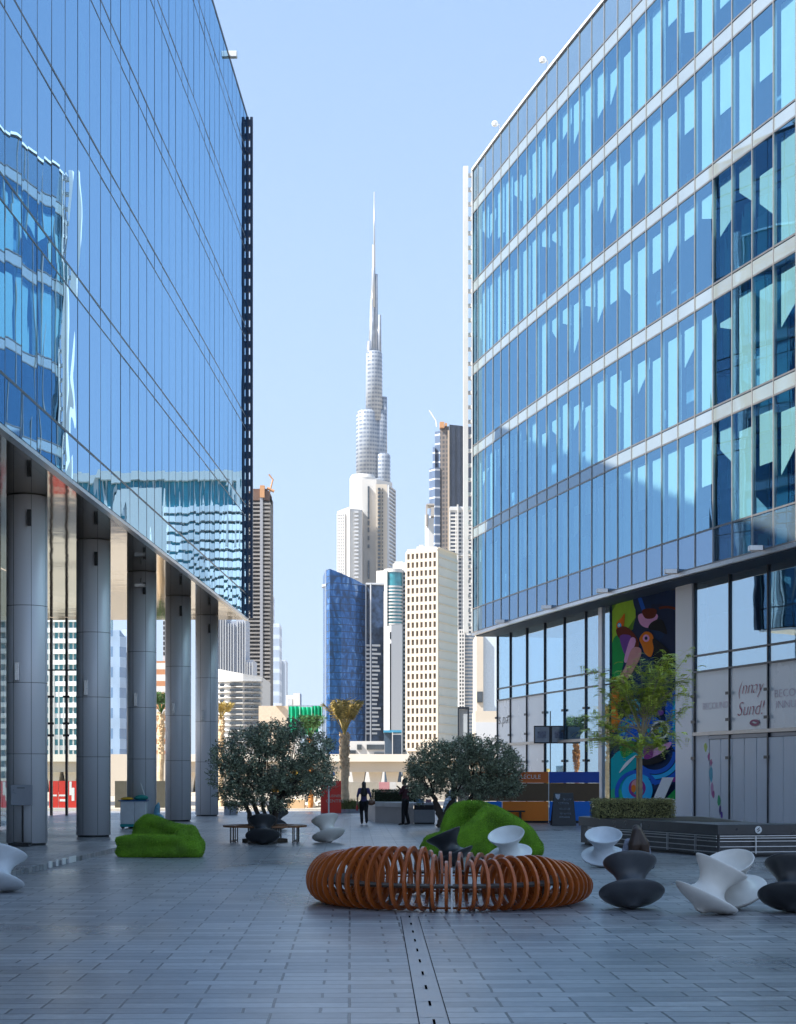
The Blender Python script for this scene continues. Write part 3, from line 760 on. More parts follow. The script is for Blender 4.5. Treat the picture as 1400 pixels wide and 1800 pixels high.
# ================================================================== skyline
def fpoly(pts):                     # [(px, Z)] -> footprint
    return [(gx(p, z), z) for p, z in pts]
def block(mb, pts, ytop, Z, ybot=None):
    mb.prism(fpoly(pts), 0 if ybot is None else gh(ybot, Z), gh(ytop, Z)); return mb
def lattice(parent, a, b, Z0, z0, z1, nx, nz, pier, slab, dep, m, wm, keep=98, name='window', inset=.0):
    """facade between plan points a and b: recessed windows behind projecting piers and floor bands"""
    a = Vector(a); b = Vector(b); v = (b-a).normalized(); n = Vector((v.y, -v.x))
    if n.y > 0: n = -n
    Wd = (b-a).length; cw = Wd/nx; ch = (z1-z0)/nz
    w = MB()
    for i in range(nx+1):
        c = a+v*cw*i; w.slab(c-v*pier*cw/2, c+v*pier*cw/2, n, 0, dep, z0, z1)
    for k in range(nz+1):
        z = z0+ch*k; w.slab(a, b, n, 0, dep*.93, z-slab*ch/2, z+slab*ch/2)
    w.build('facade_grid', m, parent)
    q = []
    for k in reversed(range(nz)):
        for i in range(nx):
            c0 = a+v*cw*(i+pier/2); c1 = a+v*cw*(i+1-pier/2)
            q.append(MB().slab(c0, c1, n, .02, dep*.25, z0+ch*(k+slab/2), z0+ch*(k+1-slab/2)))
    many(q, name, wm, parent, keep)
M_win = mat('dark_window', (.05, .06, .07), .12, 0, .6, .35, spec=.9)
M_winw = mat('brown_window', (.13, .09, .06), .2, 0, .8, .22, spec=.9)
M_crm = mat('cream_render', (.54, .48, .40), .8, 0, .06, .05)
M_tw = mat('white_render', (.56, .55, .53), .75, 0, .05, .04)
M_gry = mat('grey_render', (.50, .52, .55), .75, 0, .08, .04)
M_teal = mat('teal_glass', (.05, .26, .30), .1, .2, .4, .2, spec=.9)

def supertower():
    Z = 2500; s = Z/F
    T = thing('skyscraper', 'very tall silver tower tapering in steps to a thin spire, centre of the skyline', 'skyscraper', (gx(657, Z), Z, 0))
    gm = gridmat('silver_bands', (.30, .33, .37), (.15, .18, .24), 4.5, 5.9, .8, .5, .35, .2)
    gs = gridmat('silver_fins', (.34, .37, .41), (.17, .20, .26), 4.2, 400, .45, 1.0, .3, .25)
    def cyl(nm, px, r, yt, m, yb=1330, ra=None, dz=0, dome=False):
        x = gx(px, Z); zt = gh(yt, Z); zb = gh(yb, Z); R = r*s; Rt = (ra if ra is not None else r)*s
        prof = [(0, zb), (R, zb), (Rt, zt)]
        if dome: prof += [(Rt*.8, zt+R*.25)]
        prof += [(0, zt+(R*.3 if dome else 0))]
        o = MB().lathe(prof, 24, c=(x, Z+dz*s, 0)).build(nm, m, T)
        for p in o.data.polygons: p.use_smooth = abs(p.normal.z) < .4
        return o
    cyl('spire', 658.3, 1.9, 337, M_steel if False else mat('spire_steel', (.42, .44, .47), .35, .3), 470, .9)
    cyl('spire', 657.0, 3.0, 430, MATS['spire_steel'], 540, 2.2)
    cyl('tier', 655.2, 5.3, 527, gs, 640, 2.5); cyl('tier', 661.6, 3.6, 481, gs, 640, 2.6, 3)
    cyl('tier', 656.5, 9, 470, gs, 625, 3.5, 6)
    cyl('tier', 667, 4.2, 553, gs, 640, 3.2, 2); cyl('tier', 650, 6.4, 600, gs, 640, 5.6)
    cyl('tier', 658, 15, 622, gm, 740, 14.2, dome=True)
    cyl('tier', 674.6, 6.4, 697, gm, 820, 6.2, 5)
    cyl('tier', 646.5, 20.5, 727, gm, 860, 19.8, dome=True); cyl('tier', 664, 16, 722, gm, 860, 16, 6)
    cyl('tier', 674, 12.8, 802, gm, 900, 12.6, -6, dome=True)
    cyl('tier', 654, 34, 845, gm, 1340, 33, 6)
supertower()

def white_towers():
    Z = 1500
    T = thing('apartment_tower', 'tall white residential tower with rounded shoulders directly in front of the silver spire', 'tower block', (gx(650, Z), Z, 0))
    b = MB()
    o = MB().lathe([(0, 0), (23*Z/F, 0), (23*Z/F, gh(840, Z)), (20*Z/F, gh(834, Z)), (0, gh(832, Z))], 40, c=(gx(638, Z), Z+5, 0)).build('tower_body', M_tw, T)
    MB().prism(fpoly([(636, Z-8), (662, Z-8), (690, Z+10), (672, Z+40), (636, Z+40)]), 0, gh(845, Z)).build('tower_body', M_tw, T)
    slot = []
    for y0, y1 in ((858, 915), (918, 926), (930, 938), (945, 952), (960, 966), (988, 1020)):
        slot.append(MB().b2(gx(647, Z), gx(650, Z), Z-10.5, Z-8.05, gh(y1, Z), gh(y0, Z)))
    many(slot, 'window', M_win, T)
    T2 = thing('apartment_tower', 'beige and grey tower with stacked balconies on the right shoulder of the white tower', 'tower block', (gx(676, Z), Z-20, 0))
    MB().prism(fpoly([(661, Z-20), (681, Z-20), (693, Z+8), (675, Z+25)]), 0, gh(858, Z)).build('tower_body', M_crm, T2)
    q = []
    for k in range(24):
        y = 865+k*6.6
        q.append(MB().b2(gx(665, Z), gx(669.5, Z), Z-23, Z-20.05, gh(y+3.6, Z), gh(y, Z)))
        q.append(MB().b2(gx(672.5, Z), gx(674, Z), Z-21.5, Z-20.05, gh(y+3.6, Z), gh(y, Z)))
    many(q, 'balcony_opening', M_win, T2)
    lattice(T2, (gx(681.4, Z), Z-19), (gx(693, Z), Z+8), Z, gh(1020, Z), gh(860, Z), 1, 24, .06, .35, 1.6, M_gry, mat('slate_glass', (.22, .25, .30), .15, .2), 30)
    T3 = thing('apartment_tower', 'lower white tower wing with small window rows, left of the tall white tower', 'tower block', (gx(612, Z), Z-20, 0))
    MB().prism(fpoly([(593, Z-20), (615, Z-24), (616, Z+8), (594, Z+8)]), 0, gh(905, Z), [gh(905, Z), gh(898, Z), gh(893, Z), gh(902, Z)]).build('tower_body', M_tw, T3)
    MB().prism(fpoly([(615.2, Z-30), (637, Z-26), (640, Z+2), (615.2, Z+2)]), 0, gh(902, Z), [gh(903, Z), gh(904, Z), gh(902, Z), gh(900, Z)]).build('tower_body', M_tw, T3)
    lattice(T3, (gx(595, Z), Z-20.4), (gx(608, Z), Z-22.8), Z, gh(1015, Z), gh(910, Z), 4, 20, .4, .45, .8, M_tw, mat('soft_window', (.42, .46, .52), .2, 0, .3), 60)
    q = []
    for k in range(18):
        y = 908+k*6.6; q.append(MB().b2(gx(625, Z), gx(632, Z), Z-31.2, Z-28.05, gh(y+3, Z), gh(y, Z)))
    many(q, 'balcony_opening', M_gry, T3)
white_towers()

def blue_tower():
    Z = 900
    T = thing('skyscraper', 'dark blue glass tower with a slanting curved top and painted rippled reflections', 'skyscraper', (gx(610, Z), Z, 0))
    m, t, out = nt('painted_ripple_glass')
    tc = t.nodes.new('ShaderNodeTexCoord'); sp = t.nodes.new('ShaderNodeSeparateXYZ'); L(t, tc, 'Object', sp, 0)
    nz = t.nodes.new('ShaderNodeTexNoise'); nz.inputs['Scale'].default_value = .22; nz.inputs['Detail'].default_value = 7; nz.inputs['Distortion'].default_value = 2.2
    mp = t.nodes.new('ShaderNodeMapping'); mp.inputs['Scale'].default_value = (1, 1, .45); L(t, tc, 'Object', mp, 0); L(t, mp, 0, nz, 'Vector')
    cr = t.nodes.new('ShaderNodeValToRGB'); e = cr.color_ramp.elements  # scribbly reflections are painted into the glass colour by this ramp
    e[0].position = .38; e[0].color = (.015, .05, .13, 1); e[1].position = .50; e[1].color = (.015, .09, .27, 1)
    x = cr.color_ramp.elements.new(.60); x.color = (.03, .13, .36, 1)
    x = cr.color_ramp.elements.new(.72); x.color = (.16, .28, .46, 1)
    L(t, nz, 'Fac', cr, 0)
    wv = t.nodes.new('ShaderNodeMath'); wv.operation = 'FRACT'; dv = t.nodes.new('ShaderNodeMath'); dv.operation = 'DIVIDE'; dv.inputs[1].default_value = 3.6; L(t, sp, 'Z', dv, 0); L(t, dv, 0, wv, 0)
    lt = t.nodes.new('ShaderNodeMath'); lt.operation = 'LESS_THAN'; lt.inputs[1].default_value = .14; L(t, wv, 0, lt, 0)
    mx = t.nodes.new('ShaderNodeMix'); mx.data_type = 'RGBA'; mx.inputs[7].default_value = (.02, .05, .12, 1); L(t, lt, 0, mx, 0); L(t, cr, 0, mx, 6)
    b = t.nodes.new('ShaderNodeBsdfPrincipled'); b.inputs['Roughness'].default_value = .12; b.inputs['Metallic'].default_value = .25; L(t, mx, 2, b, 'Base Color')
    bp = t.nodes.new('ShaderNodeBump'); bp.inputs['Strength'].default_value = .15; bp.inputs['Distance'].default_value = .3; L(t, nz, 0, bp, 'Height'); L(t, bp, 0, b, 'Normal'); L(t, b, 0, out, 0)
    pts = fpoly([(568, Z+14), (573, Z-2), (580, Z-8), (600, Z-6), (625, Z), (643, Z+8), (643, Z+40), (568, Z+40)])
    MB().prism(pts, 0, 0, [gh(y, Z) for y in (1008, 1003, 1003, 1010, 1019, 1026, 1026, 1006)]).build('tower_body', m, T)
    e = MB()
    for i, (px, dz, y) in enumerate(((568, 14, 1008), (573, -2, 1003), (643, 8, 1026))):
        e.b2(gx(px, Z)-.3, gx(px, Z)+.3, Z+dz-.6, Z+dz+.1, 0, gh(y, Z)+.3)
    e.build('edge_trim', mat('pale_trim', (.45, .5, .58), .4, .3), T)
    MB().prism(fpoly([(566, Z+2), (573.4, Z-3.5), (573.4, Z+3), (566, Z+10)]), gh(1031, Z), gh(1027, Z)).build('ledge', MATS['pale_trim'], T)
    T2 = thing('apartment_tower', 'dark glass block with broken white balcony bands, attached right of the blue tower', 'tower block', (gx(658, Z), Z+20, 0))
    Zb = Z+6
    MB().prism(fpoly([(643.3, Zb+3), (651, Zb-2), (675, Zb+3), (675, Zb+30), (643.3, Zb+30)]), 0, gh(1026, Z)).build('tower_body', mat('dusky_glass', (.05, .08, .14), .15, .3, .8, .35), T2)
    bands = []
    for k in range(22):
        y = 1132+k*7.4
        r = random.Random(k)
        for x0, x1 in ((643.8, 652), (654, 664+r.uniform(-2, 6))):
            bands.append(MB().prism(fpoly([(x0, Zb-2.5), (x1, Zb-1.5), (x1, Zb+4), (x0, Zb+6)]), gh(y+3.2, Z), gh(y, Z)))
    many(bands, 'balcony', M_gry, T2)
    MB().prism(fpoly([(650.5, Zb-4), (652.8, Zb-4), (652.8, Zb-1), (650.5, Zb-1)]), 0, gh(1024, Z)).prism(fpoly([(643, Zb-2), (676, Zb-2), (676, Zb+31), (643, Zb+31)]), gh(1026, Z), gh(1023, Z)).build('spine', M_gry, T2)
blue_tower()

def teal_tower():
    Z = 980
    T = thing('apartment_tower', 'white round-fronted tower with teal glass crown and curved balconies', 'tower block', (gx(695, Z), Z, 0))
    x = gx(692, Z); r = 16*Z/F
    MB().lathe([(0, 0), (r*.93, 0), (r*.93, gh(1006, Z)), (0, gh(1005, Z))], 32, c=(x, Z+3, 0)).build('tower_body', M_teal, T, smooth=False)
    bl = []
    for k in range(13):
        y = 1030+k*6.0
        bl.append(MB().lathe([(r*.9, gh(y+3, Z)), (r*1.02, gh(y+3, Z)), (r*1.02, gh(y, Z)), (r*.9, gh(y, Z))], 32, c=(x, Z+3, 0), close=True))
    many(bl, 'balcony', M_tw, T)
    MB().lathe([(0, gh(1006, Z)), (r*1.04, gh(1006, Z)), (r*1.04, gh(1000, Z)), (0, gh(1000, Z))], 32, c=(x, Z+3, 0)).build('crown_ring', M_tw, T)
    MB().prism(fpoly([(662, Z+2), (681, Z-2), (681, Z+20), (662, Z+20)]), 0, gh(1003, Z)).build('side_wing', M_tw, T)
    MB().prism(fpoly([(691, Z+8), (716, Z+2), (716, Z+30), (691, Z+30)]), 0, gh(988, Z)).prism(fpoly([(694, Z+10), (708, Z+10), (708, Z+20), (694, Z+20)]), gh(988, Z), gh(983, Z)).build('side_wing', M_tw, T)
    lattice(T, (gx(708.5, Z), Z+3.6), (gx(715, Z), Z+2.2), Z, 8, gh(1004, Z), 1, 44, .3, .45, .6, M_tw, M_win, 60)
    T2 = thing('apartment_tower', 'plain pale grey slab tower with one black vertical slot, below the teal crown', 'tower block', (gx(691, 900), 900, 0))
    Z2 = 900
    MB().prism(fpoly([(675, Z2), (688, Z2-3), (707.5, Z2), (707.5, Z2+20), (675, Z2+20)]), 0, gh(1100, Z2), [gh(1102, Z2), gh(1100, Z2), gh(1098, Z2), gh(1098, Z2), gh(1098, Z2)]).build('tower_body', mat('light_grey_panel', (.60, .61, .62), .6, 0, .03), T2)
    MB().b2(gx(685.2, Z2), gx(687.6, Z2), Z2-3.6, Z2-2, gh(1288, Z2), gh(1132, Z2)).b2(gx(685.2, Z2), gx(687.6, Z2), Z2-3.6, Z2-2, gh(1124, Z2), gh(1112, Z2)).build('slot', M_dark, T2)
teal_tower()

def cream_tower():
    Z = 640
    T = thing('apartment_tower', 'cream gridded tower with brown window openings and a grey side wall', 'tower block', (gx(745, Z), Z, 0))
    A, Bp, C = (gx(716.5, Z), Z), (gx(769.5, Z), Z-6), (gx(803.5, Z+14), Z+14)
    D = (gx(760, Z+22), Z+22)
    MB().prism([A, Bp, C, D], 0, gh(972, Z)).build('tower_body', mat('cream_shell', (.58, .51, .42), .8, 0, .05, .1), T)
    lattice(T, A, Bp, Z, gh(1318, Z), gh(972, Z), 7, 23, .42, .36, .9, M_crm, M_winw, 98)
    # side wall: greyer than the front, shade put into its colour, horizontal joints
    a, b = Vector(Bp), Vector(C); v = (b-a).normalized(); n = Vector((v.y, -v.x)); n = n if n.y < 0 else -n
    MB().slab(a+v*.3, b, n, .02, .3, 0, gh(976, Z)).build('side_wall', mat('shaded_side', (.50, .49, .47), .8, 0, .05, .1), T)
    j = MB()
    for k in range(24): z = 6+k*3.45; j.slab(a, b, n, .3, .62, z, z+.35)
    j.build('side_band', M_crm, T)
    MB().prism([(p[0]*1.0, p[1]) for p in (A, Bp, C, D)], gh(972, Z)+.01, gh(966, Z)).build('parapet', M_crm, T)
    MB().b2(gx(733, Z), gx(768, Z), Z+1, Z+9, gh(968, Z), gh(960, Z)).b2(gx(737, Z), gx(745, Z), Z+1, Z+5, gh(960, Z), gh(957, Z)).build('roof_house', M_tw, T)
cream_tower()

def dark_tower():
    Z = 1300
    T = thing('skyscraper', 'dark brown and black tower topped by a crane arm, left edge stepped in glass', 'skyscraper', (gx(790, Z), Z, 0))
    gd = gridmat('brown_screen', (.13, .11, .10), (.05, .05, .055), 2.4, 3.4, .6, .6, .7, .4)
    gb = gridmat('blue_bay', (.10, .14, .22), (.5, .53, .58), 400, 7.0, 1.1, .18, .3, .5)
    MB().prism(fpoly([(774, Z-4), (790, Z-6), (790, Z+30), (774, Z+30)]), 0, gh(752, Z)).build('tower_body', gd, T)
    MB().prism(fpoly([(765, Z+4), (774, Z), (774, Z+28), (765, Z+28)]), 0, gh(757, Z)).build('tower_body', gb, T)
    MB().prism(fpoly([(761, Z+2), (765, Z), (765, Z+26), (761, Z+26)]), 0, gh(785, Z)).prism(fpoly([(755, Z), (765, Z-6), (774, Z-5), (774, Z-1), (765, Z+20), (755, Z+20)]), 0, gh(824, Z)).build('bay', gb, T)
    MB().prism(fpoly([(787.4, Z-8), (790.4, Z-8), (790.4, Z), (787.4, Z)]), 0, gh(760, Z)).build('edge_rib', mat('tan_rib', (.45, .36, .27), .7), T)
    MB().prism(fpoly([(790.4, Z-4), (834, Z+6), (834, Z+30), (790.4, Z+30)]), 0, gh(748, Z)).build('tower_body', gridmat('black_glass', (.035, .04, .055), (.06, .07, .10), 5, 900, .5, 1.1, .3, .15), T)
    MB().b2(gx(773, Z), gx(781, Z), Z-8, Z, gh(755, Z), gh(745, Z)).b2(gx(782, Z), gx(786, Z), Z-8, Z, gh(752, Z), gh(747, Z)).build('roof_frame', mat('orange_steel', (.50, .26, .12), .7), T)
    MB().tube([(gx(768, Z), Z, gh(750, Z)), (gx(767, Z), Z, gh(740, Z)), (gx(755, Z), Z, gh(721, Z))], .45, 6).build('crane_arm', mat('pale_steel', (.75, .75, .74), .5), T)
    T2 = thing('apartment_tower', 'white balconied tower between the cream tower and the right glass block', 'tower block', (gx(812, 1100), 1100, 0))
    Z = 1100
    MB().prism(fpoly([(791, Z), (834, Z), (834, Z+20), (791, Z+20)]), 0, gh(890, Z)).build('tower_body', mat('slate_wall', (.20, .23, .28), .5, 0, .4, .2), T2)
    lattice(T2, (gx(791, Z), Z), (gx(834, Z), Z), Z, 10, gh(893, Z), 4, 66, .18, .42, 1.4, M_tw, mat('slate_window', (.12, .14, .18), .2, 0, .5), 96)
    MB().b2(gx(803.5, Z), gx(806, Z), Z-3, Z, 0, gh(888, Z)).b2(gx(790, Z), gx(835, Z), Z-2, Z, gh(898, Z), gh(893, Z)).b2(gx(790, Z), gx(830, Z), Z-2.4, Z, gh(978, Z), gh(976, Z)).build('spine', M_tw, T2)
    T3 = thing('tower_under_construction', 'slim half-built white tower with a grey top frame, left of the dark brown tower', 'tower', (gx(757, 1000), 1000, 0))
    Z = 1000
    MB().prism(fpoly([(747.5, Z), (754, Z-2), (754, Z+10), (747.5, Z+10)]), 0, gh(905, Z)).prism(fpoly([(754.5, Z-2), (763, Z-2), (763, Z+10), (754.5, Z+10)]), 0, gh(912, Z)).build('tower_body', M_tw, T3)
    MB().b2(gx(750, Z), gx(764, Z), Z-4, Z+8, gh(890, Z), gh(887, Z)).b2(gx(758, Z), gx(763.5, Z), Z-4, Z+4, gh(909, Z), gh(893, Z)).b2(gx(748.6, Z), gx(751.5, Z), Z-4, Z-1, gh(925, Z), gh(889, Z)).build('top_frame', mat('weathered_concrete', (.38, .35, .32), .8), T3)
dark_tower()

def right_background():
    Z = 520
    T = thing('apartment_tower', 'white tower with curved balcony bands just left of the glass block corner', 'tower block', (gx(825, Z), Z, 0))
    x = gx(824, Z); r = 15*Z/F
    MB().lathe([(0, 0), (r*.9, 0), (r*.9, gh(1113, Z)), (0, gh(1113, Z))], 30, c=(x, Z+2, 0)).build('tower_body', mat('blue_grey_glass', (.25, .32, .40), .15, .1, .3, .5), T)
    q = []
    for k in range(34):
        y = 1114+k*6.1; q.append(MB().lathe([(r*.86, gh(y+3, Z)), (r*1.02, gh(y+3, Z)), (r*1.02, gh(y, Z)), (r*.86, gh(y, Z))], 30, c=(x, Z+2, 0), close=True))
    many(q, 'balcony', M_tw, T)
    lattice(T, (gx(806.4, Z), Z-4.5), (gx(815.5, Z), Z-4.5), Z, 4, gh(1110, Z), 2, 36, .4, .4, .4, M_tw, M_win, 80)
    MB().b2(gx(806.3, Z), gx(815.8, Z), Z-4.5, Z+3, 0, gh(1110, Z)).build('tower_wing', M_tw, T)
    T2 = thing('building', 'cream slab block behind the corner of the right glass block', 'building', (gx(850, 420), 420, 0))
    Z = 420
    MB().b2(gx(838, Z), gx(850, Z), Z, Z+20, 0, gh(1115, Z)).build('wall', M_crm, T2)
    MB().b2(gx(850.2, Z), gx(900, Z), Z+1, Z+21, 0, gh(1118, Z)).build('wall', mat('pale_blue_panel', (.52, .60, .68), .5), T2)
    MB().b2(gx(839, Z), gx(849, Z), Z-.4, Z, gh(1235, Z), gh(1216, Z)).build('window', M_win, T2)
    T3 = thing('building', 'low cream block with a darker base at the foot of the right glass block', 'building', (gx(860, 300), 300, 0))
    Z = 300
    MB().b2(gx(836, Z), gx(905, Z), Z, Z+12, 0, gh(1250, Z)).build('wall', M_crm, T3)
    MB().b2(gx(836, Z), gx(905, Z), Z-.3, Z, 0, gh(1270, Z)).build('base_wall', M_gry, T3)
right_background()

def left_background():
    Z = 1000
    T = thing('tower_under_construction', 'dark half-finished tower with bare floor slabs and a small crane beside the left glass block', 'tower', (gx(460, Z), Z, 0))
    MB().b2(gx(425, Z), gx(474, Z), Z+2, Z+30, 0, gh(868, Z)).build('tower_core', mat('shadowed_concrete', (.10, .09, .085), .8), T)
    q = []
    for k in range(60):
        y = 884+k*6.9
        if y > 1235: break
        rr = random.Random(k)
        q.append(MB().b2(gx(425, Z), gx(458, Z), Z-2, Z+2, gh(y+2.6, Z), gh(y, Z)).b2(gx(463.5, Z), gx(475.5+rr.uniform(-.6, 1.0), Z), Z-3, Z+2, gh(y+4.2, Z), gh(y+1, Z)))
    many(q, 'floor_slab', mat('raw_concrete', (.26, .245, .23), .85, 0, .3, .12), T)
    MB().b2(gx(458, Z), gx(463, Z), Z-3.4, Z, 0, gh(872, Z)).build('hoist_mast', mat('grey_mast', (.28, .29, .32), .6), T)
    MB().b2(gx(425, Z), gx(474, Z), Z-2, Z+20, gh(880, Z), gh(864, Z)).b2(gx(440, Z), gx(470, Z), Z, Z+18, gh(864, Z), gh(859, Z)).build('roof_plant', mat('rusty_formwork', (.14, .08, .055), .8), T)
    MB().b2(gx(458, Z), gx(466, Z), Z-4, Z, gh(876, Z), gh(855, Z)).build('orange_lift', MATS['orange_steel'], T)
    MB().tube([(gx(474, Z), Z, gh(866, Z)), (gx(480, Z), Z, gh(843, Z)), (gx(473, Z), Z, gh(834, Z))], .5, 5).tube([(gx(470, Z), Z, gh(858, Z)), (gx(482, Z), Z, gh(864, Z))], .9, 5).build('crane', MATS['orange_steel'], T)
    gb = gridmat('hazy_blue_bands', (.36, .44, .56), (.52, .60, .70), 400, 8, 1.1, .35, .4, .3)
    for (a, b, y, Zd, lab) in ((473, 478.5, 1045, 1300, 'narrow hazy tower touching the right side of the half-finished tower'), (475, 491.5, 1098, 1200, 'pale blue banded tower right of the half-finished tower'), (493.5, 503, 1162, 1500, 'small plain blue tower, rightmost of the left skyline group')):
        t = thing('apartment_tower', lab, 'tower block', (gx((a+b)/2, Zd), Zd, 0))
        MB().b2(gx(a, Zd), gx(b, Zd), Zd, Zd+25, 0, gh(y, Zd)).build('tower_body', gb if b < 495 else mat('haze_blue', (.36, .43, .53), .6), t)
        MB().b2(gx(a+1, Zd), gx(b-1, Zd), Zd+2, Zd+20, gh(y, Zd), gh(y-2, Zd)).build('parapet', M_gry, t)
        if b > 495: MB().b2(gx(a, Zd), gx(a+2, Zd), Zd-1, Zd, 0, gh(y-1, Zd)).build('edge_rib', M_gry, t)
    Z = 700
    for i, (a, b, y, c, lab) in enumerate(((381, 399, 1080, (.40, .42, .47), 'grey ribbed tower behind the fifth column'), (399.3, 415, 1092, (.30, .33, .40), 'dark grey tower, second of the ribbed pair left of the white podium'), (415.3, 432, 1088, (.36, .39, .46), 'grey tower under the far corner of the left glass block'), (432.3, 445, 1160, (.44, .46, .52), 'short grey tower below the left block corner fin'))):
        t = thing('apartment_tower', lab, 'tower block', (gx((a+b)/2, Z), Z, 0))
        m = mat('ribbed_%d' % i, c, .6, 0, .15, .3, stretch=(6, 1, .1))
        MB().b2(gx(a, Z), gx(b, Z), Z, Z+20, 0, gh(y, Z)).build('tower_body', m, t)
        r = MB(); x = a+2
        while x < b-1: r.b2(gx(x, Z), gx(x+1.2, Z), Z-1.2, Z, 0, gh(y+4, Z)); x += 4.5
        r.build('facade_rib', M_gry, t)
    Z = 330
    T = thing('building', 'white curved office with long rows of narrow windows, behind the fifth column', 'building', (gx(420, Z), Z, 0))
    P = [(362, 5), (383, 0), (400, -2), (430, -3), (462, -2), (462, 20), (362, 20)]
    tops = [1174, 1176, 1180, 1186, 1191, 1191, 1174]
    MB().prism([(gx(p, Z), Z+d) for p, d in P], 0, 0, [gh(y, Z) for y in tops]).build('wall', M_tw, T)
    q = []
    for k in range(12):
        y = 1203+k*9.6
        for a, b in ((388, 401), (407, 428), (433, 444), (447, 460)):
            d = -2.2 if a < 405 else -3.1
            d = -1.2 if a == 388 else (-2.9 if a > 440 else -3.0)
            q.append(MB().b2(gx(a, Z), gx(b, Z), Z+d-.35, Z+d+.6, gh(y+3.6, Z), gh(y, Z)))
    many(q, 'window', M_win, T)
    sl = MB()
    for k in range(13):
        y = 1198+k*9.6; sl.prism([(gx(p, Z), Z+d-.7) for p, d in P[:5]]+[(gx(462, Z), Z), (gx(362, Z), Z+6)], gh(y+1.5, Z), gh(y, Z))
    sl.build('floor_band', M_tw, T)
    # small far buildings
    t = thing('building', 'small far pale block with a dark left face, above the green netting', 'building', (gx(518, 900), 900, 0))
    MB().b2(gx(503, 900), gx(522, 900), 900, 920, 0, gh(1222, 900)).b2(gx(516, 900), gx(528, 900), 898, 912, 0, gh(1219, 900)).build('wall', mat('far_pale_wall', (.62, .60, .58), .8), t)
    MB().b2(gx(506, 900), gx(514, 900), 899, 900, gh(1240, 900), gh(1228, 900)).build('window', M_gry, t)
    t = thing('building', 'long beige blank wall between the white office and the green netting', 'building', (gx(490, 260), 260, 0))
    MB().b2(gx(455, 260), gx(512, 260), 260, 270, 0, gh(1241, 260)).build('wall', mat('beige_render', (.62, .50, .38), .85), t)
    MB().b2(gx(485, 260), gx(496, 260), 259, 262, gh(1241, 260), gh(1237, 260)).build('roof_box', M_gry, t)
    # seen between the columns
    Z = 450
    t = thing('skyscraper', 'hazy blue glass tower seen between the second and third column', 'skyscraper', (gx(205, Z), Z, 0))
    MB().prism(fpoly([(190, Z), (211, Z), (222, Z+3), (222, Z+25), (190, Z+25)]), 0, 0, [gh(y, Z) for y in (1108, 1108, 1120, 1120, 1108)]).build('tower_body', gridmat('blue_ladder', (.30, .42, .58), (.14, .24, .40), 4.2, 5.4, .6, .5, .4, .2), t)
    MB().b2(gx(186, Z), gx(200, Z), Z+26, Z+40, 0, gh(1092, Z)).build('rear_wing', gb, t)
    t = thing('building', 'orange and white striped block seen between the third and fourth column', 'building', (gx(285, 500), 500, 0))
    MB().b2(gx(262, 500), gx(294, 500), 500, 520, 0, gh(1162, 500)).build('wall', gridmat('orange_white_floors', (.75, .70, .64), (.55, .25, .12), 400, 3.4, 1.1, .45, .7, .5), t)
    q = [MB().b2(gx(287, 520)+0, gx(289.5, 520), 520, 521, gh(1098+k*9, 520), gh(1092+k*9, 520)) for k in range(7)]
    t2 = thing('lift_mast', 'thin black and white mast rising above the orange striped block', 'mast', (gx(288, 520), 520, 0))
    many(q, 'mast_section', M_dark, t2); MB().b2(gx(286.6, 521.2), gx(290, 521.2), 521.2, 522, 0, gh(1086, 521)).build('mast_frame', M_gry, t2)
    # white block with curved floors: direct view through the screen and mirrored in both glass blocks
    for nm, x0, x1, Z, ht, lab in (('left', gx(-160, 560), gx(172, 560), 560, gh(1040, 560), 'white block with rippling balcony bands and teal glass behind the first columns'),
                                ('right', 66., 205., 640, 113., 'white banded block with teal glass top mirrored in the left glass wall')):
        t = thing('apartment_tower', lab, 'tower block', ((x0+x1)/2, Z, 0))
        MB().b2(x0, x1, Z, Z+30, 0, ht-1).build('tower_body', M_teal, t)
        n = int(ht/3.5); q = []
        def wav(x, k): return -2.2-1.5*sin((x-x0)*.09)-.8*sin((x-x0)*.23+k*.15)
        for k in range(n-3 if nm == 'right' else n):
            z = 3+k*3.5; xs = [x0+(x1-x0)*i/26 for i in range(27)]
            q.append(MB().prism([(x, Z+wav(x, k)) for x in xs]+[(x1, Z+1), (x0, Z+1)], z-(1.15 if nm == 'right' else .75), z+(1.15 if nm == 'right' else .75)))
        many(q, 'balcony_band', M_white, t, keep=45)
        p = MB()
        for i in range(0, 40):
            x = x0+(x1-x0)*i/39; p.b2(x-.22, x+.22, Z-.7, Z, 0, ht-1)
        p.build('facade_post', M_tw, t)
        if nm == 'right':
            MB().b2(x0-2, x1+2, Z-3, Z+30, ht-1, ht+2.2).build('roof', M_tw, t)
            MB().b2(x0+40, x0+56, Z-3, Z, 0, ht-4).b2(x0-.5, x0+12, Z-3.4, Z, ht-26, ht-1).build('stair_wall', M_tw, t)
left_background()

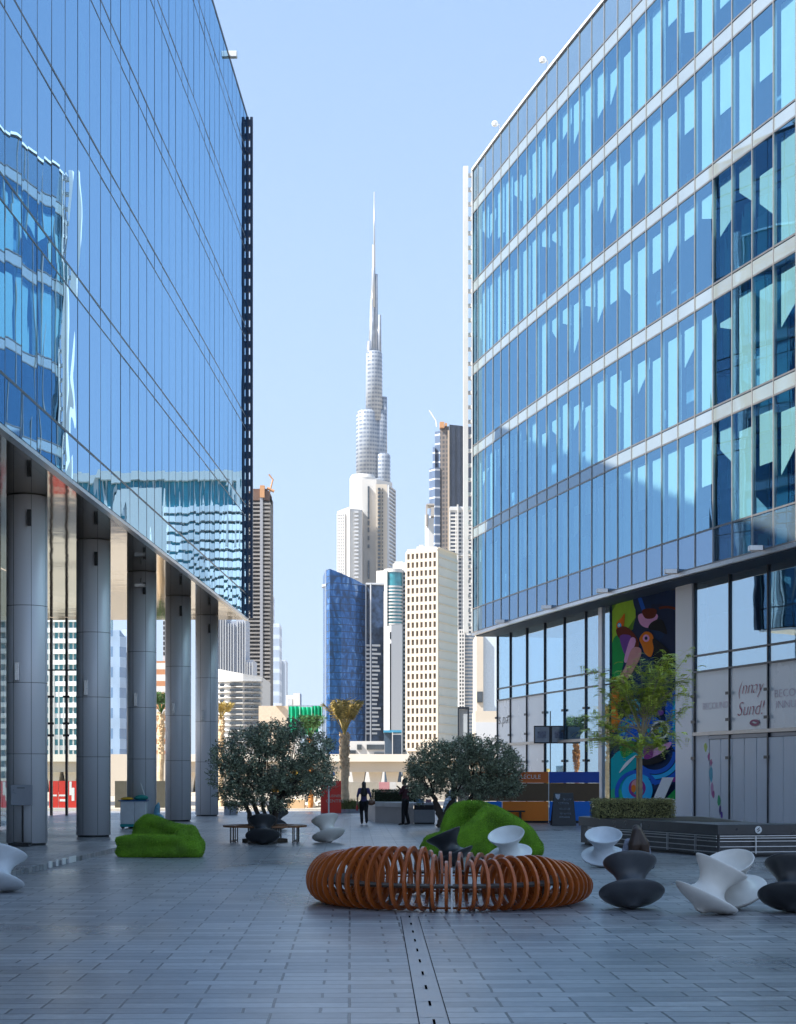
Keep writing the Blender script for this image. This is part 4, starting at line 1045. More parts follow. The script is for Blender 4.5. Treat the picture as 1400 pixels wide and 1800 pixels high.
def midground():
    # bridge
    Z = 165
    B = thing('road_bridge', 'pale concrete road bridge with arched openings crossing behind the plaza', 'bridge', (gx(560, Z), Z, 0))
    x0, x1 = gx(60, Z), gx(960, Z)
    MB().b2(x0, x1, Z, Z+8, gh(1357, Z), gh(1338, Z)).build('girder', mat('shaded_concrete', (.52, .46, .38), .85, 0, .1, .3), B)  # darker than the parapet: the girder's shade is put into its colour
    MB().b2(x0, x1, Z-.5, Z-.05, gh(1339, Z), gh(1326, Z)).b2(x0, x1, Z+8.1, Z+8.5, gh(1339, Z), gh(1326, Z)).build('parapet', mat('cream_concrete', (.70, .64, .55), .85, 0, .08, .3), B)
    pm = MATS['cream_concrete']
    x = x0
    k = 0
    while x < x1:
        w = 26/F*Z; g = 10/F*Z
        MB().prism([(0, 0), (1, 0), (1, 1)], 0, 1) if False else None
        m = MB(); zt = gh(1357, Z)-.01; zb = -.1
        p = []
        for (xx, zz) in ((x-w*.25, zb), (x+w*.25, zb), (x+w*.25, zb+.3), (x-w*.25, zb+.3)): pass
        m.hexa([(x-w*.22, Z+1, zb), (x+w*.22, Z+1, zb), (x+w*.22, Z+6, zb), (x-w*.22, Z+6, zb), (x-w*.46, Z+1, zt), (x+w*.46, Z+1, zt), (x+w*.46, Z+6, zt), (x-w*.46, Z+6, zt)])
        m.build('pier', pm, B); x += 30/F*Z*1.0; k += 1
    # low white building with openings
    Z = 260
    T = thing('building', 'low white site building with square openings above the bridge', 'building', (gx(650, Z), Z, 0))
    w = MB(); w.b2(gx(615, Z), gx(676, Z), Z, Z+10, 0, gh(1303, Z)).build('wall', M_tw, T)
    for a, b, y0, y1 in ((628, 636, 1309, 1318), (645, 676, 1309, 1318), (658, 676, 1323, 1327), (615, 626, 1319, 1325)):
        MB().b2(gx(a, Z), gx(b, Z), Z-.3, Z+.2, gh(y1, Z), gh(y0, Z)).build('window', M_win, T)
    T = thing('building', 'dark glass kiosk block with a blue roof edge, left of the cream tower base', 'building', (gx(697, 300), 300, 0))
    MB().b2(gx(675, 300), gx(690, 300), 300, 308, 0, gh(1288, 300)).b2(gx(691, 300), gx(706, 300), 299, 308, 0, gh(1292, 300)).build('wall', mat('smoke_glass', (.06, .09, .13), .15), T)
    MB().b2(gx(674.5, 300), gx(706.5, 300), 298.5, 309, gh(1288, 300), gh(1284, 300)).build('roof', mat('blue_roof', (.05, .25, .40), .4), T)
    MB().b2(gx(689.6, 300), gx(691, 300), 298, 299, 0, gh(1288, 300)).build('edge_rib', M_tw, T)
    # green netted scaffold
    Z = 190
    T = thing('netted_scaffold', 'green construction netting on a low frame behind the left olive tree', 'scaffold', (gx(540, Z), Z, 0))
    net = mat('green_netting', (.01, .42, .22), .7, 0, .5, .35)
    for a, b, y0, y1 in ((508, 527, 1242, 1290), (528.5, 548, 1243, 1292), (549.5, 566, 1241, 1262), (549.5, 560, 1264, 1288)):
        n = MB(); r = 8
        xs = [gx(a+(b-a)*i/r, Z) for i in range(r+1)]
        n.prism([(x, Z+.25*sin(i*2.1)) for i, x in enumerate(xs)]+[(x, Z+.1+.25*sin(i*2.1)) for i, x in reversed(list(enumerate(xs)))], gh(y1, Z), gh(y0, Z)); n.build('net_panel', net, T)
    f = MB()
    for p in (507, 527.7, 548.7, 567): f.b2(gx(p, Z)-.06, gx(p, Z)+.06, Z+.6, Z+.75, 0, gh(1240, Z))
    for y in (1241, 1262, 1291): f.b2(gx(506, Z), gx(568, Z), Z+.4, Z+.5, gh(y, Z)-.06, gh(y, Z)+.06)
    f.build('frame', M_steel, T)
    # hoardings in front of the bridge
    Z = 118
    t = thing('hoarding', 'grey and brown site hoarding with a pink panel below the bridge', 'hoarding', (gx(660, Z), Z, 0))
    for a, b, c in ((604, 666, (.30, .28, .24)), (666.5, 685, (.42, .20, .22)), (685.5, 697, (.48, .48, .48)), (697.5, 720, (.52, .50, .46)), (720.5, 900, (.40, .37, .33))):
        MB().b2(gx(a, Z), gx(b, Z), Z, Z+.1, 0, gh(1375, Z)).build('board', mat('board_%d' % a, c, .7), t)
    Z = 92
    t = thing('hoarding', 'dark olive site hoarding seen between the second and fourth columns', 'hoarding', (gx(250, Z), Z, 0))
    for a, b in ((202, 236), (236.4, 262), (262.4, 291)):
        MB().b2(gx(a, Z), gx(b, Z), Z, Z+.1, 0, gh(1373, Z)).build('board', mat('olive_board', (.07, .07, .055), .6), t)
    MB().b2(gx(190, 140), gx(300, 140), 140, 141, 0, gh(1326, 140)).build('wall', M_crm); bpy.data.objects['wall.%03d' % 0] if False else None
    w = [o for o in bpy.data.objects if o.type == 'MESH' and o.parent is None and o.name.startswith('wall')][-1]
    w.name = 'boundary_wall'; tag(w, 'long cream boundary wall seen above the dark olive hoarding', 'wall')
    Z = 86
    for a, b, lab in ((-40, 22, 'red and white site hoarding at the left edge behind the first column'), (86, 136, 'red and white site hoarding panel between the first and second columns')):
        t = thing('hoarding', lab, 'hoarding', (gx((a+b)/2, Z), Z, 0))
        rm = mat('red_board', (.62, .035, .02), .5, 0, .06, 1.); n = 3 if a > 0 else 2
        for i in range(n):
            MB().b2(gx(a+(b-a)*i/n+.4, Z), gx(a+(b-a)*(i+1)/n-.4, Z), Z, Z+.08, .12, gh(1373, Z)).build('board', rm, t)
        s = MB()
        for (u0, u1, y0, y1) in ((.05, .28, 1397, 1400), (.36, .64, 1397, 1400), (.38, .62, 1405, 1409), (.72, .80, 1374, 1398), (.8, .9, 1385, 1408)):
            s.b2(gx(a+(b-a)*u0, Z), gx(a+(b-a)*u1, Z), Z-.01, Z-.002, gh(y1, Z), gh(y0, Z))
        s.build('white_print', M_white, t)
        MB().b2(gx(a, Z), gx(b, Z), Z-.1, Z+.2, 0, .12).build('foot_rail', M_gry, t)
    # red sign
    Z = 80
    t = thing('sign_board', 'bright red upright sign board with two lines of pale lettering beside the palm trunk', 'sign', (gx(582, Z), Z, 0))
    MB().b2(gx(564, Z), gx(600, Z), Z, Z+.08, 0.0, gh(1373, Z)).build('panel', mat('sign_red', (.80, .05, .03), .5, 0, .03, 1), t, bevel=.01)
    for body, y, h in (('BUSINESS', 1399.5, 4.6), ('CENTRE', 1408.5, 5.6)):
        text_mb(body, h/F*Z*1.4, basis((gx(589, Z), Z-.006, gh(y, Z)), (1, 0, 0)), .006, 0, 1., 1.0 if body == 'BUSINESS' else 1.1).build('lettering', M_crm, t)
    p = MB().b2(gx(577, 79.4), gx(579.6, 79.4), 79.3, 79.4, 0, gh(1377, 79.4)).build('slim_post', M_white); tag(p, 'thin white pole standing in front of the red sign board', 'pole')
    # rubble and yellow plant
    rb = MB(); rr = random.Random(3)
    for i in range(330):
        x = gx(505+62*rr.random(), 96); y = 92+14*rr.random(); h = max(.05, 1.35*(1-abs((y-99)/8))*(.4+.6*sin((x+6.3)*1.6)**2))
        s = rr.uniform(.1, .42)
        M = Matrix.Rotation(rr.uniform(0, 6), 3, 'Z') @ Matrix.Rotation(rr.uniform(-.6, .6), 3, 'X')
        rb.box((x, y, h*rr.random()), (s, s*rr.uniform(.5, 1), s*rr.uniform(.3, .8)), M)
    o = rb.build('rubble', mat('rubble_stone', (.60, .54, .46), .9, 0, .2, 2, island=.45)); o['kind'] = 'stuff'; o['label'] = 'heap of broken pale stone behind the left olive tree'
    ym = mat('machine_yellow', (.75, .45, .02), .5, 0, .1)
    Z = 98
    T = thing('excavator', 'yellow digger parked in the rubble behind the left olive tree trunk', 'digger', (gx(490, Z), Z, 0))
    MB().b2(gx(476, Z), gx(505, Z), Z-1, Z+1, .2, .75).build('track', M_dark, T, bevel=.15)
    MB().b2(gx(478, Z), gx(503, Z), Z-1, Z+1, .8, 1.5).build('body', ym, T, bevel=.1)
    MB().b2(gx(478, Z), gx(487, Z), Z-.8, Z+.4, 1.5, 2.3).build('cab', M_win, T, bevel=.05)
    MB().tube([(gx(500, Z), Z, 1.3), (gx(520, Z), Z-.5, 2.0), (gx(534, Z), Z-.8, 1.3)], [.18, .16, .12], 6).build('arm', ym, T)
    MB().b2(gx(530, Z), gx(551, Z), Z-1.2, Z-.5, 1.0, 1.45).build('bucket', ym, T, bevel=.1)
    t = MB().b2(gx(505, 88), gx(536, 88), 88, 88.3, 0, .5).build('barrier', mat('tan_board', (.60, .42, .25), .8), bevel=.03); tag(t, 'low tan barrier block in front of the rubble', 'barrier')
    # hedge planter and counter by the standing man
    Z = 63.5
    T = thing('planter', 'long pale stone planter between the two standing people, carrying a clipped hedge', 'planter', (gx(695, Z), Z, 0))
    MB().prism([(gx(645, 70), 70), (gx(660, Z+1.5), Z+1.5), (gx(727, Z-1), Z-1), (gx(727, 70), 70)], 0, gh(1419, Z)).build('planter_wall', mat('planter_stone', (.34, .33, .34), .5, 0, .12, 1.5), T)
    MB().prism([(gx(644, 70), 70.1), (gx(659, Z+1.3), Z+1.3), (gx(727.5, Z-1.2), Z-1.2), (gx(727.5, 70), 70.1)], gh(1419, Z)+.0005, gh(1411, Z)).build('coping', mat('pale_coping', (.55, .54, .54), .5), T)
    hedge('hedge', 'dark clipped hedge growing in the long stone planter behind the people', gx(655, 66), gx(738, 66), 65.6, 67.5, gh(1413, 66), gh(1389, 66), mat('hedge_dark', (.035, .055, .025), .7, 0, .2, 3, island=.5), 3600, .05)
    Z = 62.5
    T = thing('counter', 'grey service counter with a dark recess and leaflets on top, right of the man', 'counter', (gx(747, Z), Z, 0))
    MB().b2(gx(727.5, Z), gx(765, Z), Z, Z+1.0, .06, gh(1424, Z)).build('counter_front', mat('counter_grey', (.26, .27, .30), .4, .2), T, bevel=.01)
    MB().b2(gx(728.5, Z), gx(764, Z), Z+.15, Z+1.0, gh(1424, Z), gh(1415.5, Z)).b2(gx(729, Z), gx(764, Z), Z+.1, Z+.9, 0, .06).build('recess', M_dark, T)
    MB().b2(gx(722, Z), gx(768, Z), Z-.05, Z+1.05, gh(1415.5, Z), gh(1411.5, Z)).build('counter_top', mat('counter_pale', (.50, .53, .58), .3), T, bevel=.01)
    zt = gh(1411.5, Z)
    a = MB().hexa([(gx(732, Z), Z+.3, zt), (gx(746, Z), Z+.3, zt), (gx(746, Z), Z+.5, zt), (gx(732, Z), Z+.5, zt), (gx(733, Z), Z+.42, zt+.14), (gx(745, Z), Z+.42, zt+.14), (gx(745, Z), Z+.5, zt+.14), (gx(733, Z), Z+.5, zt+.14)]).build('leaflet_rack', mat('leaflet_blue', (.03, .25, .6), .5)); tag(a, 'blue leaflet rack on the grey counter', 'leaflet rack')
    a = MB().b2(gx(749, Z), gx(759, Z), Z+.3, Z+.42, zt, zt+.12).build('leaflet_box', mat('leaflet_pink', (.45, .25, .28), .5)); tag(a, 'small pinkish box beside the blue leaflets on the counter', 'box')
    # pale curved shelter panel behind the right olive tree
    Z = 66
    m = MB(); n = 10
    for i in range(n):
        a0, a1 = i/n, (i+1)/n
        def P(u, s): 
            w = 13*(1-u**1.8)**.5+1
            return (gx(789+8*u+s*w, Z), Z+2*abs(s)*.3+.8*u, gh(1452, Z)*0+.02+(gh(1388, Z))*u)
        m.quad(P(a0, -1), P(a0, 0), P(a1, 0), P(a1, -1)); m.quad(P(a0, 0), P(a0, 1), P(a1, 1), P(a1, 0))
    o = m.build('fabric_pod', mat('pod_fabric', (.50, .62, .75), .5, 0, .1, 1), smooth=True); sd = o.modifiers.new('s', 'SOLIDIFY'); sd.thickness = .03
    tag(o, 'pale blue pointed fabric pod behind the right olive tree trunk', 'pod')
    # small planters with grass right of the sign
    for i, (a, b) in enumerate(((600, 606), (607, 614), (614.8, 634))):
        Z = 80.5
        o = MB().b2(gx(a, Z), gx(b, Z), Z, Z+.9, 0, gh(1423, Z)).build('planter_box', mat('planter_blue_grey', (.30, .34, .40), .5), bevel=.01)
        tag(o, ('small grey planter box touching the red sign, leftmost of three', 'middle small grey planter box below the palm', 'widest grey planter box, behind the walking woman')[i], 'planter', 'grey planter boxes by the palm')
    for i, (a, b) in enumerate(((394, 405), (406, 416))):
        Z = 76.5
        o = MB().b2(gx(a, Z), gx(b, Z), Z, Z+.6, 0, gh(1418, Z)).build('planter_box', MATS['planter_blue_grey'], bevel=.01)
        tag(o, ('pale planter box left of the tree trunk, nearer the column', 'pale planter box close behind the left olive stems')[i], 'planter', 'planter boxes behind the left olive tree')
    tuft('grass_clump', 'dry green grasses in the planter boxes beside the palm', gx(600, 81), gx(632, 81), 80.6, 81.3, gh(1423, 80.5), .5, 700)
    tuft('grass_clump', 'low green plants in the pale boxes behind the left olive tree', gx(395, 77), gx(415, 77), 76.6, 77.0, gh(1418, 76.5), .25, 260)
# ================================================================== vegetation
def leafquad(b, p, s, w, rr, up=None):
    d = Vector((rr.gauss(0, 1), rr.gauss(0, 1), rr.gauss(0, .8)))
    if up: d = d*.5+Vector((0, 0, up))
    d.normalize(); e = d.cross(Vector((rr.gauss(0, 1), rr.gauss(0, 1), rr.gauss(0, 1)))).normalized()
    p = Vector(p); b.quad(p, p+d*s*.5+e*w, p+d*s, p+d*s*.5-e*w)
def hedge(name, label, x0, x1, y0, y1, z0, z1, m, n, s):
    T = thing(name, label, 'hedge', ((x0+x1)/2, (y0+y1)/2, z0))
    MB().b2(x0+.08, x1-.08, y0+.08, y1-.08, z0+.005, z1-.08).build('stems', mat('hedge_core', (.03, .03, .015), .9), T)
    b = MB(); rr = random.Random(8)
    for i in range(n):
        f = rr.random()
        x = rr.uniform(x0, x1); y = rr.uniform(y0, y1); z = rr.uniform(z0, z1)
        if f < .45: z = z1+rr.gauss(-.03, .025)+.03*noise.noise(Vector((x*2, y*2, 0)))
        elif f < .85: y = y0+abs(rr.gauss(0, .05))
        else: x = rr.choice((x0, x1))+rr.gauss(0, .02)
        leafquad(b, (x, y, z), s*rr.uniform(.7, 1.3), s*.28, rr)
    b.build('foliage', m, T)
    return T
def tuft(name, label, x0, x1, y0, y1, z0, h, n):
    b = MB(); rr = random.Random(4)
    for i in range(n):
        x = rr.uniform(x0, x1); y = rr.uniform(y0, y1); hh = h*rr.uniform(.4, 1.1); a = rr.gauss(0, .15); c = rr.gauss(0, .15)
        b.quad((x-.012, y, z0), (x+.012, y, z0), (x+a*hh*2+.008, y+c*hh*2, z0+hh*.7), (x+a*hh*3, y+c*hh*3, z0+hh))
    o = b.build(name, mat('grass_green', (.13, .17, .05), .7, 0, .2, 3, island=.5)); tag(o, label, 'plants'); o['kind'] = 'stuff'
def olive(label, base, stems, blobs, nleaf, ls, m, seed, grp=None):
    T = thing('olive_tree', label, 'tree', base); rr = random.Random(seed)
    bark = mat('olive_bark', (.075, .06, .05), .9, 0, .35, 6, .6, 25, stretch=(1, 1, .3))
    tr = MB()
    tips = []
    for pts, r0, r1 in stems:
        P = [Vector(p) for p in pts]; Q = []
        for i in range(len(P)-1):
            for t in range(5):
                q = P[i].lerp(P[i+1], t/5); Q.append(q+Vector((rr.gauss(0, .018), rr.gauss(0, .018), 0)))
        Q.append(P[-1]); n = len(Q)
        tr.tube(Q, [(r0+(r1-r0)*i/(n-1))*rr.uniform(.85, 1.15) for i in range(n)], 10)
        tips.append(P[-1])
    # branches reaching into the crown clumps
    for c, r in blobs:
        c = Vector(c); s = min(tips, key=lambda p: (p-c).length)
        for k in range(2):
            e = c+Vector([rr.gauss(0, .35)*r[i] for i in range(3)])
            mid = s.lerp(e, .5)+Vector((rr.gauss(0, .06), rr.gauss(0, .06), rr.gauss(0, .05)))
            tr.tube([s, mid, e], [.028, .018, .006], 5)
    tr.build('trunk', bark, T, smooth=True)
    b = MB(); tot = sum(r[0]*r[2]+r[0]*r[1] for c, r in blobs)
    for c, r in blobs:
        k = int(nleaf*(r[0]*r[2]+r[0]*r[1])/tot/7)
        for i in range(k):
            d = Vector((rr.gauss(0, 1), rr.gauss(0, 1), rr.gauss(0, 1))).normalized()
            rad = rr.uniform(.35, 1)**.45*(1+.22*noise.noise(d*2.2+Vector(c)))
            if noise.noise(Vector((d.x*r[0]*rad+c[0], d.y*r[1]*rad+c[1], d.z*r[2]*rad+c[2]))*3.4+Vector((seed, 0, 0))) < -.08: continue
            p = Vector(c)+Vector((d.x*r[0], d.y*r[1], d.z*r[2]))*rad
            tw = (d+Vector((rr.gauss(0, .5), rr.gauss(0, .5), rr.gauss(0, .5)+.35))).normalized()
            for q in range(7):                   # a short twig of seven leaves
                leafquad(b, p+tw*(q*ls*.34), ls*rr.uniform(.7, 1.2), ls*.19, rr)
    b.build('foliage', m, T)
    return T
def trees():
    lv = mat('olive_leaf', (.22, .26, .17), .42, 0, .35, 2.2, island=.85, spec=.6)
    Z = 46.5; X = lambda px: gx(px, Z); H = lambda y: gh(y, Z)
    st = [([(X(452), Z-.1, 0), (X(446), Z-.1, .35), (X(432), Z, H(1410))], .10, .06),
          ([(X(460), Z+.1, 0), (X(456), Z+.1, .5), (X(445), Z+.1, H(1405))], .085, .05),
          ([(X(466), Z, 0), (X(470), Z-.05, .4), (X(462), Z, H(1398))], .08, .05),
          ([(X(478), Z+.05, 0), (X(480), Z, .45), (X(492), Z, H(1400))], .11, .07),
          ([(X(471), Z-.15, 0), (X(476), Z-.12, .5), (X(478), Z-.1, H(1405))], .07, .04)]
    bl = []
    for px, y, rx, ry in ((405, 1365, 30, 38), (400, 1330, 24, 22), (432, 1320, 34, 34), (440, 1375, 34, 36), (470, 1345, 36, 40), (480, 1395, 34, 26), (478, 1300, 30, 26), (515, 1320, 34, 34), (520, 1365, 34, 32), (508, 1285, 22, 18), (552, 1345, 30, 34), (558, 1315, 24, 24), (545, 1380, 28, 20), (415, 1400, 24, 20), (574, 1362, 16, 22), (455, 1292, 20, 14)):
        for dz in (-.5, .45): bl.append(((X(px)+random.uniform(-.06, .06), Z+dz*(1 if rx > 25 else .6), H(y)), (rx*Z/F, .6, ry*Z/F)))
    olive('bushy dark olive tree with many stems growing inside the round bench', (X(465), Z, 0), st, bl, 62000, .085, lv, 2)
    lv2 = mat('olive_leaf_pale', (.24, .28, .18), .5, 0, .25, 2.2, island=.75, spec=.6)
    Z = 58.8
    X = lambda px: gx(px, Z); H = lambda y: gh(y, Z)
    st = [([(X(776), Z, 0), (X(777), Z, .35), (X(768), Z, .75), (X(762), Z, H(1398))], .17, .08),
          ([(X(778), Z, .25), (X(789), Z, .7), (X(800), Z, H(1400))], .10, .07),
          ([(X(800), Z+1.1, 0), (X(818), Z+.8, .6), (X(832), Z+.4, H(1395))], .10, .06),
          ([(X(836), Z+1.0, 0), (X(838), Z+.8, .5), (X(850), Z+.5, H(1392))], .08, .05)]
    bl = []
    for px, y, rx, ry in ((740, 1345, 20, 24), (750, 1370, 26, 26), (765, 1330, 26, 24), (790, 1345, 34, 34), (800, 1378, 34, 24), (812, 1322, 30, 22), (840, 1350, 36, 36), (848, 1320, 26, 20), (872, 1332, 28, 26), (880, 1365, 30, 28), (850, 1385, 30, 18), (900, 1350, 18, 22), (893, 1385, 22, 14), (738, 1395, 14, 14), (826, 1305, 10, 9), (728, 1368, 12, 20)):
        for dz in (-.6, .5): bl.append(((X(px), Z+dz*(1 if rx > 25 else .5), H(y)), (rx*Z/F, .7, ry*Z/F)))
    olive('grey-green olive tree with forked trunk behind the right mossy seat', (X(776), Z, 0), st, bl, 56000, .10, lv2, 5)
    # feathery street tree in the dark planter
    Z = 44.2; X = lambda px: gx(px, Z); H = lambda y: gh(y, Z); rr = random.Random(21)
    T = thing('acacia_tree', 'slender young tree with feathery light green leaves in the dark planter', 'tree', (X(1125), Z, .735))
    tr = MB(); tr.tube([(X(1125), Z, .73), (X(1126), Z, H(1330)), (X(1131), Z, H(1270)), (X(1132), Z, H(1260))], [.075, .055, .04, .035], 10)
    tr.build('trunk', mat('acacia_bark', (.42, .34, .24), .85, 0, .2, 8, .3, 30), T, smooth=True)
    sk = MB(); sk.tube([(X(1119), Z-.1, .73), (X(1120), Z-.1, H(1330))], .025, 8).b2(X(1117), X(1127), Z-.13, Z+.05, H(1332), H(1329)); sk.build('support_stake', mat('stake_wood', (.48, .32, .14), .8), T)
    br = MB(); lf = MB()
    ends = [(1212, 1148, 0), (1190, 1165, .5), (1160, 1160, -.4), (1130, 1150, .4), (1100, 1175, -.3), (1080, 1190, .5), (1205, 1190, -.5), (1180, 1200, .6), (1150, 1195, -.6), (1120, 1205, .1), (1085, 1200, -.5), (1210, 1215, .2), (1165, 1225, .6), (1100, 1235, .5), (1010, 1262, -.3), (1030, 1285, .4), (1052, 1272, .2), (1075, 1300, -.4), (1040, 1300, -.2), (1195, 1298, -.2), (1165, 1312, .4), (1120, 1310, -.5), (1205, 1240, -.3), (1150, 1170, .2), (1180, 1150, -.2), (1090, 1305, .5), (1150, 1300, -.2), (1058, 1210, .1), (1040, 1178, .2), (1095, 1215, .6), (1140, 1225, -.4)]
    for px, y, dz in ends:
        s = Vector((X(1131+rr.uniform(-1, 1)), Z, H(rr.choice((1262, 1270, 1300)) if y < 1250 else rr.choice((1285, 1310, 1330)))))
        e = Vector((X(px), Z+dz*1.4, H(y)))
        mid = s.lerp(e, .5)+Vector((rr.gauss(0, .1), rr.gauss(0, .1), .12+rr.gauss(0, .06)))
        P = [s, s.lerp(mid, .5)+Vector((0, 0, .05)), mid, mid.lerp(e, .5), e]
        br.tube(P, [.02, .016, .012, .008, .004], 5)
        for k in range(80):                     # fronds : leaflets in two rows
            t = rr.uniform(.35, 1.05)
            p = (mid.lerp(e, (t-.5)*2) if t > .5 else s.lerp(mid, t*2))+Vector((rr.gauss(0, .10), rr.gauss(0, .12), rr.gauss(0, .07)))
            d = Vector((rr.gauss(0, 1), rr.gauss(0, 1), rr.gauss(0, .35))).normalized(); w = d.cross(Vector((0, 0, 1))).normalized()
            for q in range(7):
                c = p+d*(.036*q)-Vector((0, 0, .003*q*q))
                for sgn in (-1, 1):
                    l = .075*(1-.08*q); a = c+w*sgn*l+d*.02
                    lf.quad(c, c+w*sgn*l*.5+d*.026, a, c+w*sgn*l*.5-d*.012)
    br.build('branch', MATS['acacia_bark'], T); lf.build('foliage', mat('acacia_leaf', (.58, .68, .12), .55, 0, .2, 2, island=.4), T)
    # palms
    def palm(label, px, yb, ytop, Z, spread, n, fr, hgt, rt, seed, trunkcol):
        rr = random.Random(seed); x = gx(px, Z); zt = gh(ytop, Z)
        T = thing('palm_tree', label, 'palm tree', (x, Z, 0))
        P = [(x+.03*sin(i), Z, zt*i/14) for i in range(15)]
        tr = MB().tube(P, [rt*(1.05+.12*(i % 2)-.1*i/14) for i in range(15)], 12)
        for k in range(130):                    # old leaf bases
            a = rr.uniform(0, 6.28); z = zt*rr.uniform(.55, 1.02)
            tr.box((x+rt*cos(a), Z+rt*sin(a), z), (.07, .07, .16), Matrix.Rotation(a, 3, 'Z') @ Matrix.Rotation(.6, 3, 'Y'))
        tr.build('trunk', trunkcol, T)
        for i in range(n):
            a = 6.28*i/n+rr.uniform(-.2, .2); lean = rr.uniform(.25, 1.0)
            f = MB(); L_ = spread*rr.uniform(.8, 1.1); d = Vector((cos(a), sin(a), 0)); pts = []
            for k in range(9):
                t = k/8
                pts.append(Vector((x, Z, zt))+d*(L_*lean*(t**1.15))+Vector((0, 0, hgt*(t*1.2-.25*t*t*lean))))
            f.tube(pts, [.035-.03*k/8 for k in range(9)], 4)
            for k in range(60):
                t = rr.uniform(.45, 1); q = t*8; i0 = min(int(q), 7); p = pts[i0].lerp(pts[i0+1], q-i0)
                w = d.cross(Vector((0, 0, 1)))*rr.choice((-1, 1)); e = p+w*rr.uniform(.12, .3)+d*.12+Vector((0, 0, rr.uniform(-.12, .15)))
                nn = Vector((0, 0, .02)); f.quad(p-nn, e-nn*.3, e+nn*.3, p+nn)
            f.build('frond', fr, T)
    tan = mat('palm_trunk', (.66, .50, .32), .9, 0, .25, 6, .5, 20)
    palm('tall palm with pale trunk and trimmed upright yellowing fronds beside the red sign', 606, 1420, 1292, 84, 1.3, 26, mat('palm_frond_dry', (.50, .38, .12), .7, 0, .3, 3, island=.5), 1.55, .21, 3, tan)
    palm('young palm with orange-brown trunk and dark fronds behind the left olive tree', 546, 1420, 1300, 92, 1.2, 14, mat('palm_frond_green', (.05, .12, .03), .7, 0, .3, 3, island=.6), 1.2, .13, 9, mat('palm_trunk_orange', (.50, .20, .05), .9, 0, .3, 6))
    palm('palm partly hidden between the third and fourth columns', 283, 1420, 1255, 100, 1.2, 14, MATS['palm_frond_green'], 1.2, .18, 12, tan)
    palm('slim palm between the fifth column and the white office', 389, 1420, 1265, 96, .9, 12, MATS['palm_frond_dry'], .9, .16, 15, tan)
trees()
midground()

# ================================================================== dark planter with hedge
def big_planter():
    P = [(4.75, 44.9), (7.12, 38.0), (14.5, 39.5), (14.5, 40.4), (8.35, 39.15), (8.15, 44.6), (7.9, 45.4), (4.95, 45.6)]
    T = thing('planter', 'large dark granite planter with steel rails on its face, front right of the glass block', 'planter', (7, 42, 0))
    gr = mat('dark_granite', (.035, .036, .042), .30, 0, .3, 2.5, .1, 40, spec=.6)
    def inset(poly, d):
        n = len(poly); out = []
        for i in range(n):
            a, b, c = Vector(poly[i-1]), Vector(poly[i]), Vector(poly[(i+1) % n])
            e1 = (b-a).normalized(); e2 = (c-b).normalized(); n1 = Vector((-e1.y, e1.x)); n2 = Vector((-e2.y, e2.x))
            k = (n1+n2).normalized(); s = d/max(.4, k.dot(n1)); out.append(tuple(b+k*s))
        return out
    MB().prism(inset(P, .06), .06, .50).build('planter_wall', mat('granite_face', (.07, .07, .075), .4, 0, .35, 5, .2, 40), T)
    MB().prism(P, .50, .735).build('coping', gr, T, bevel=.012)
    MB().prism(inset(P, .16), 0, .06).build('shadow_gap', M_dark, T)
    rl = MB(); ps = []
    for (a, b) in ((Vector(P[0]), Vector(P[1])), (Vector(P[1]), Vector(P[2]))):
        v = (b-a).normalized(); n = Vector((v.y, -v.x)); l = (b-a).length
        a2 = a+v*(.6 if v.x < .6 else .05)
        for z in (.48, .43, .36, .24, .12):
            r = MB().slab(a2, b-v*.03, n, .0, .022, z-.009, z+.009); rl.add(r)
        k = .9
        while k < l:
            ps.append(MB().slab(a+v*(k-.012), a+v*(k+.012), n, -.02, .03, .08, .485)); k += 1.35
    rl.build('rail', M_steel, T)
    for p in ps: p.build('rail_post', M_steel, T)
    # round plate
    a = Vector(P[1]); b = Vector(P[2]); v = (b-a).normalized(); n = Vector((v.y, -v.x))
    lo = 0; 
    for i in range(700):
        q = a+v*(i*.01)
        if 700+F*q.x/q.y > 1333: break
    M = basis((q.x+n.x*.012, q.y+n.y*.012, gh(1459, q.y)), (v.x, v.y, 0))
    d = MB().lathe([(0, .0), (.082, .0), (.085, .008), (.078, .016), (0, .016)], 28, M=M.to_3x3(), c=M.to_translation()); o = d.build('round_plate', M_white, T)
    mk = MB()
    for pts in ([(-.045, .0), (.02, .055), (.035, .05), (-.02, -.01)], [(.045, .0), (-.02, -.055), (-.035, -.05), (.02, .01)]):
        mk.quad(*[M @ Vector((x, y, .018)) for x, y in pts])
    mk.build('arrow_mark', M_dark, o)
    # vertical light slot on the left face
    a = Vector(P[0]); b = Vector(P[1]); v = (b-a).normalized(); n = Vector((v.y, -v.x)); q = a+v*3.6
    MB().slab(q-v*.012, q+v*.02, n, -.01, .012, .52, .66).build('socket', M_steel, T)
    # soil
    MB().prism([(5.05, 44.85), (7.3, 40.1), (8.1, 40.2), (7.9, 44.5)], .735, .742).build('soil', mat('soil', (.05, .04, .03), .9), T)
    hedge('hedge', 'clipped olive-brown hedge on the dark planter under the feathery tree', gx(1048, 43.6), gx(1184, 43.6), 43.4, 44.7, .74, 1.20, mat('hedge_olive', (.30, .29, .12), .75, 0, .25, 4, island=.5), 9000, .045)
big_planter()

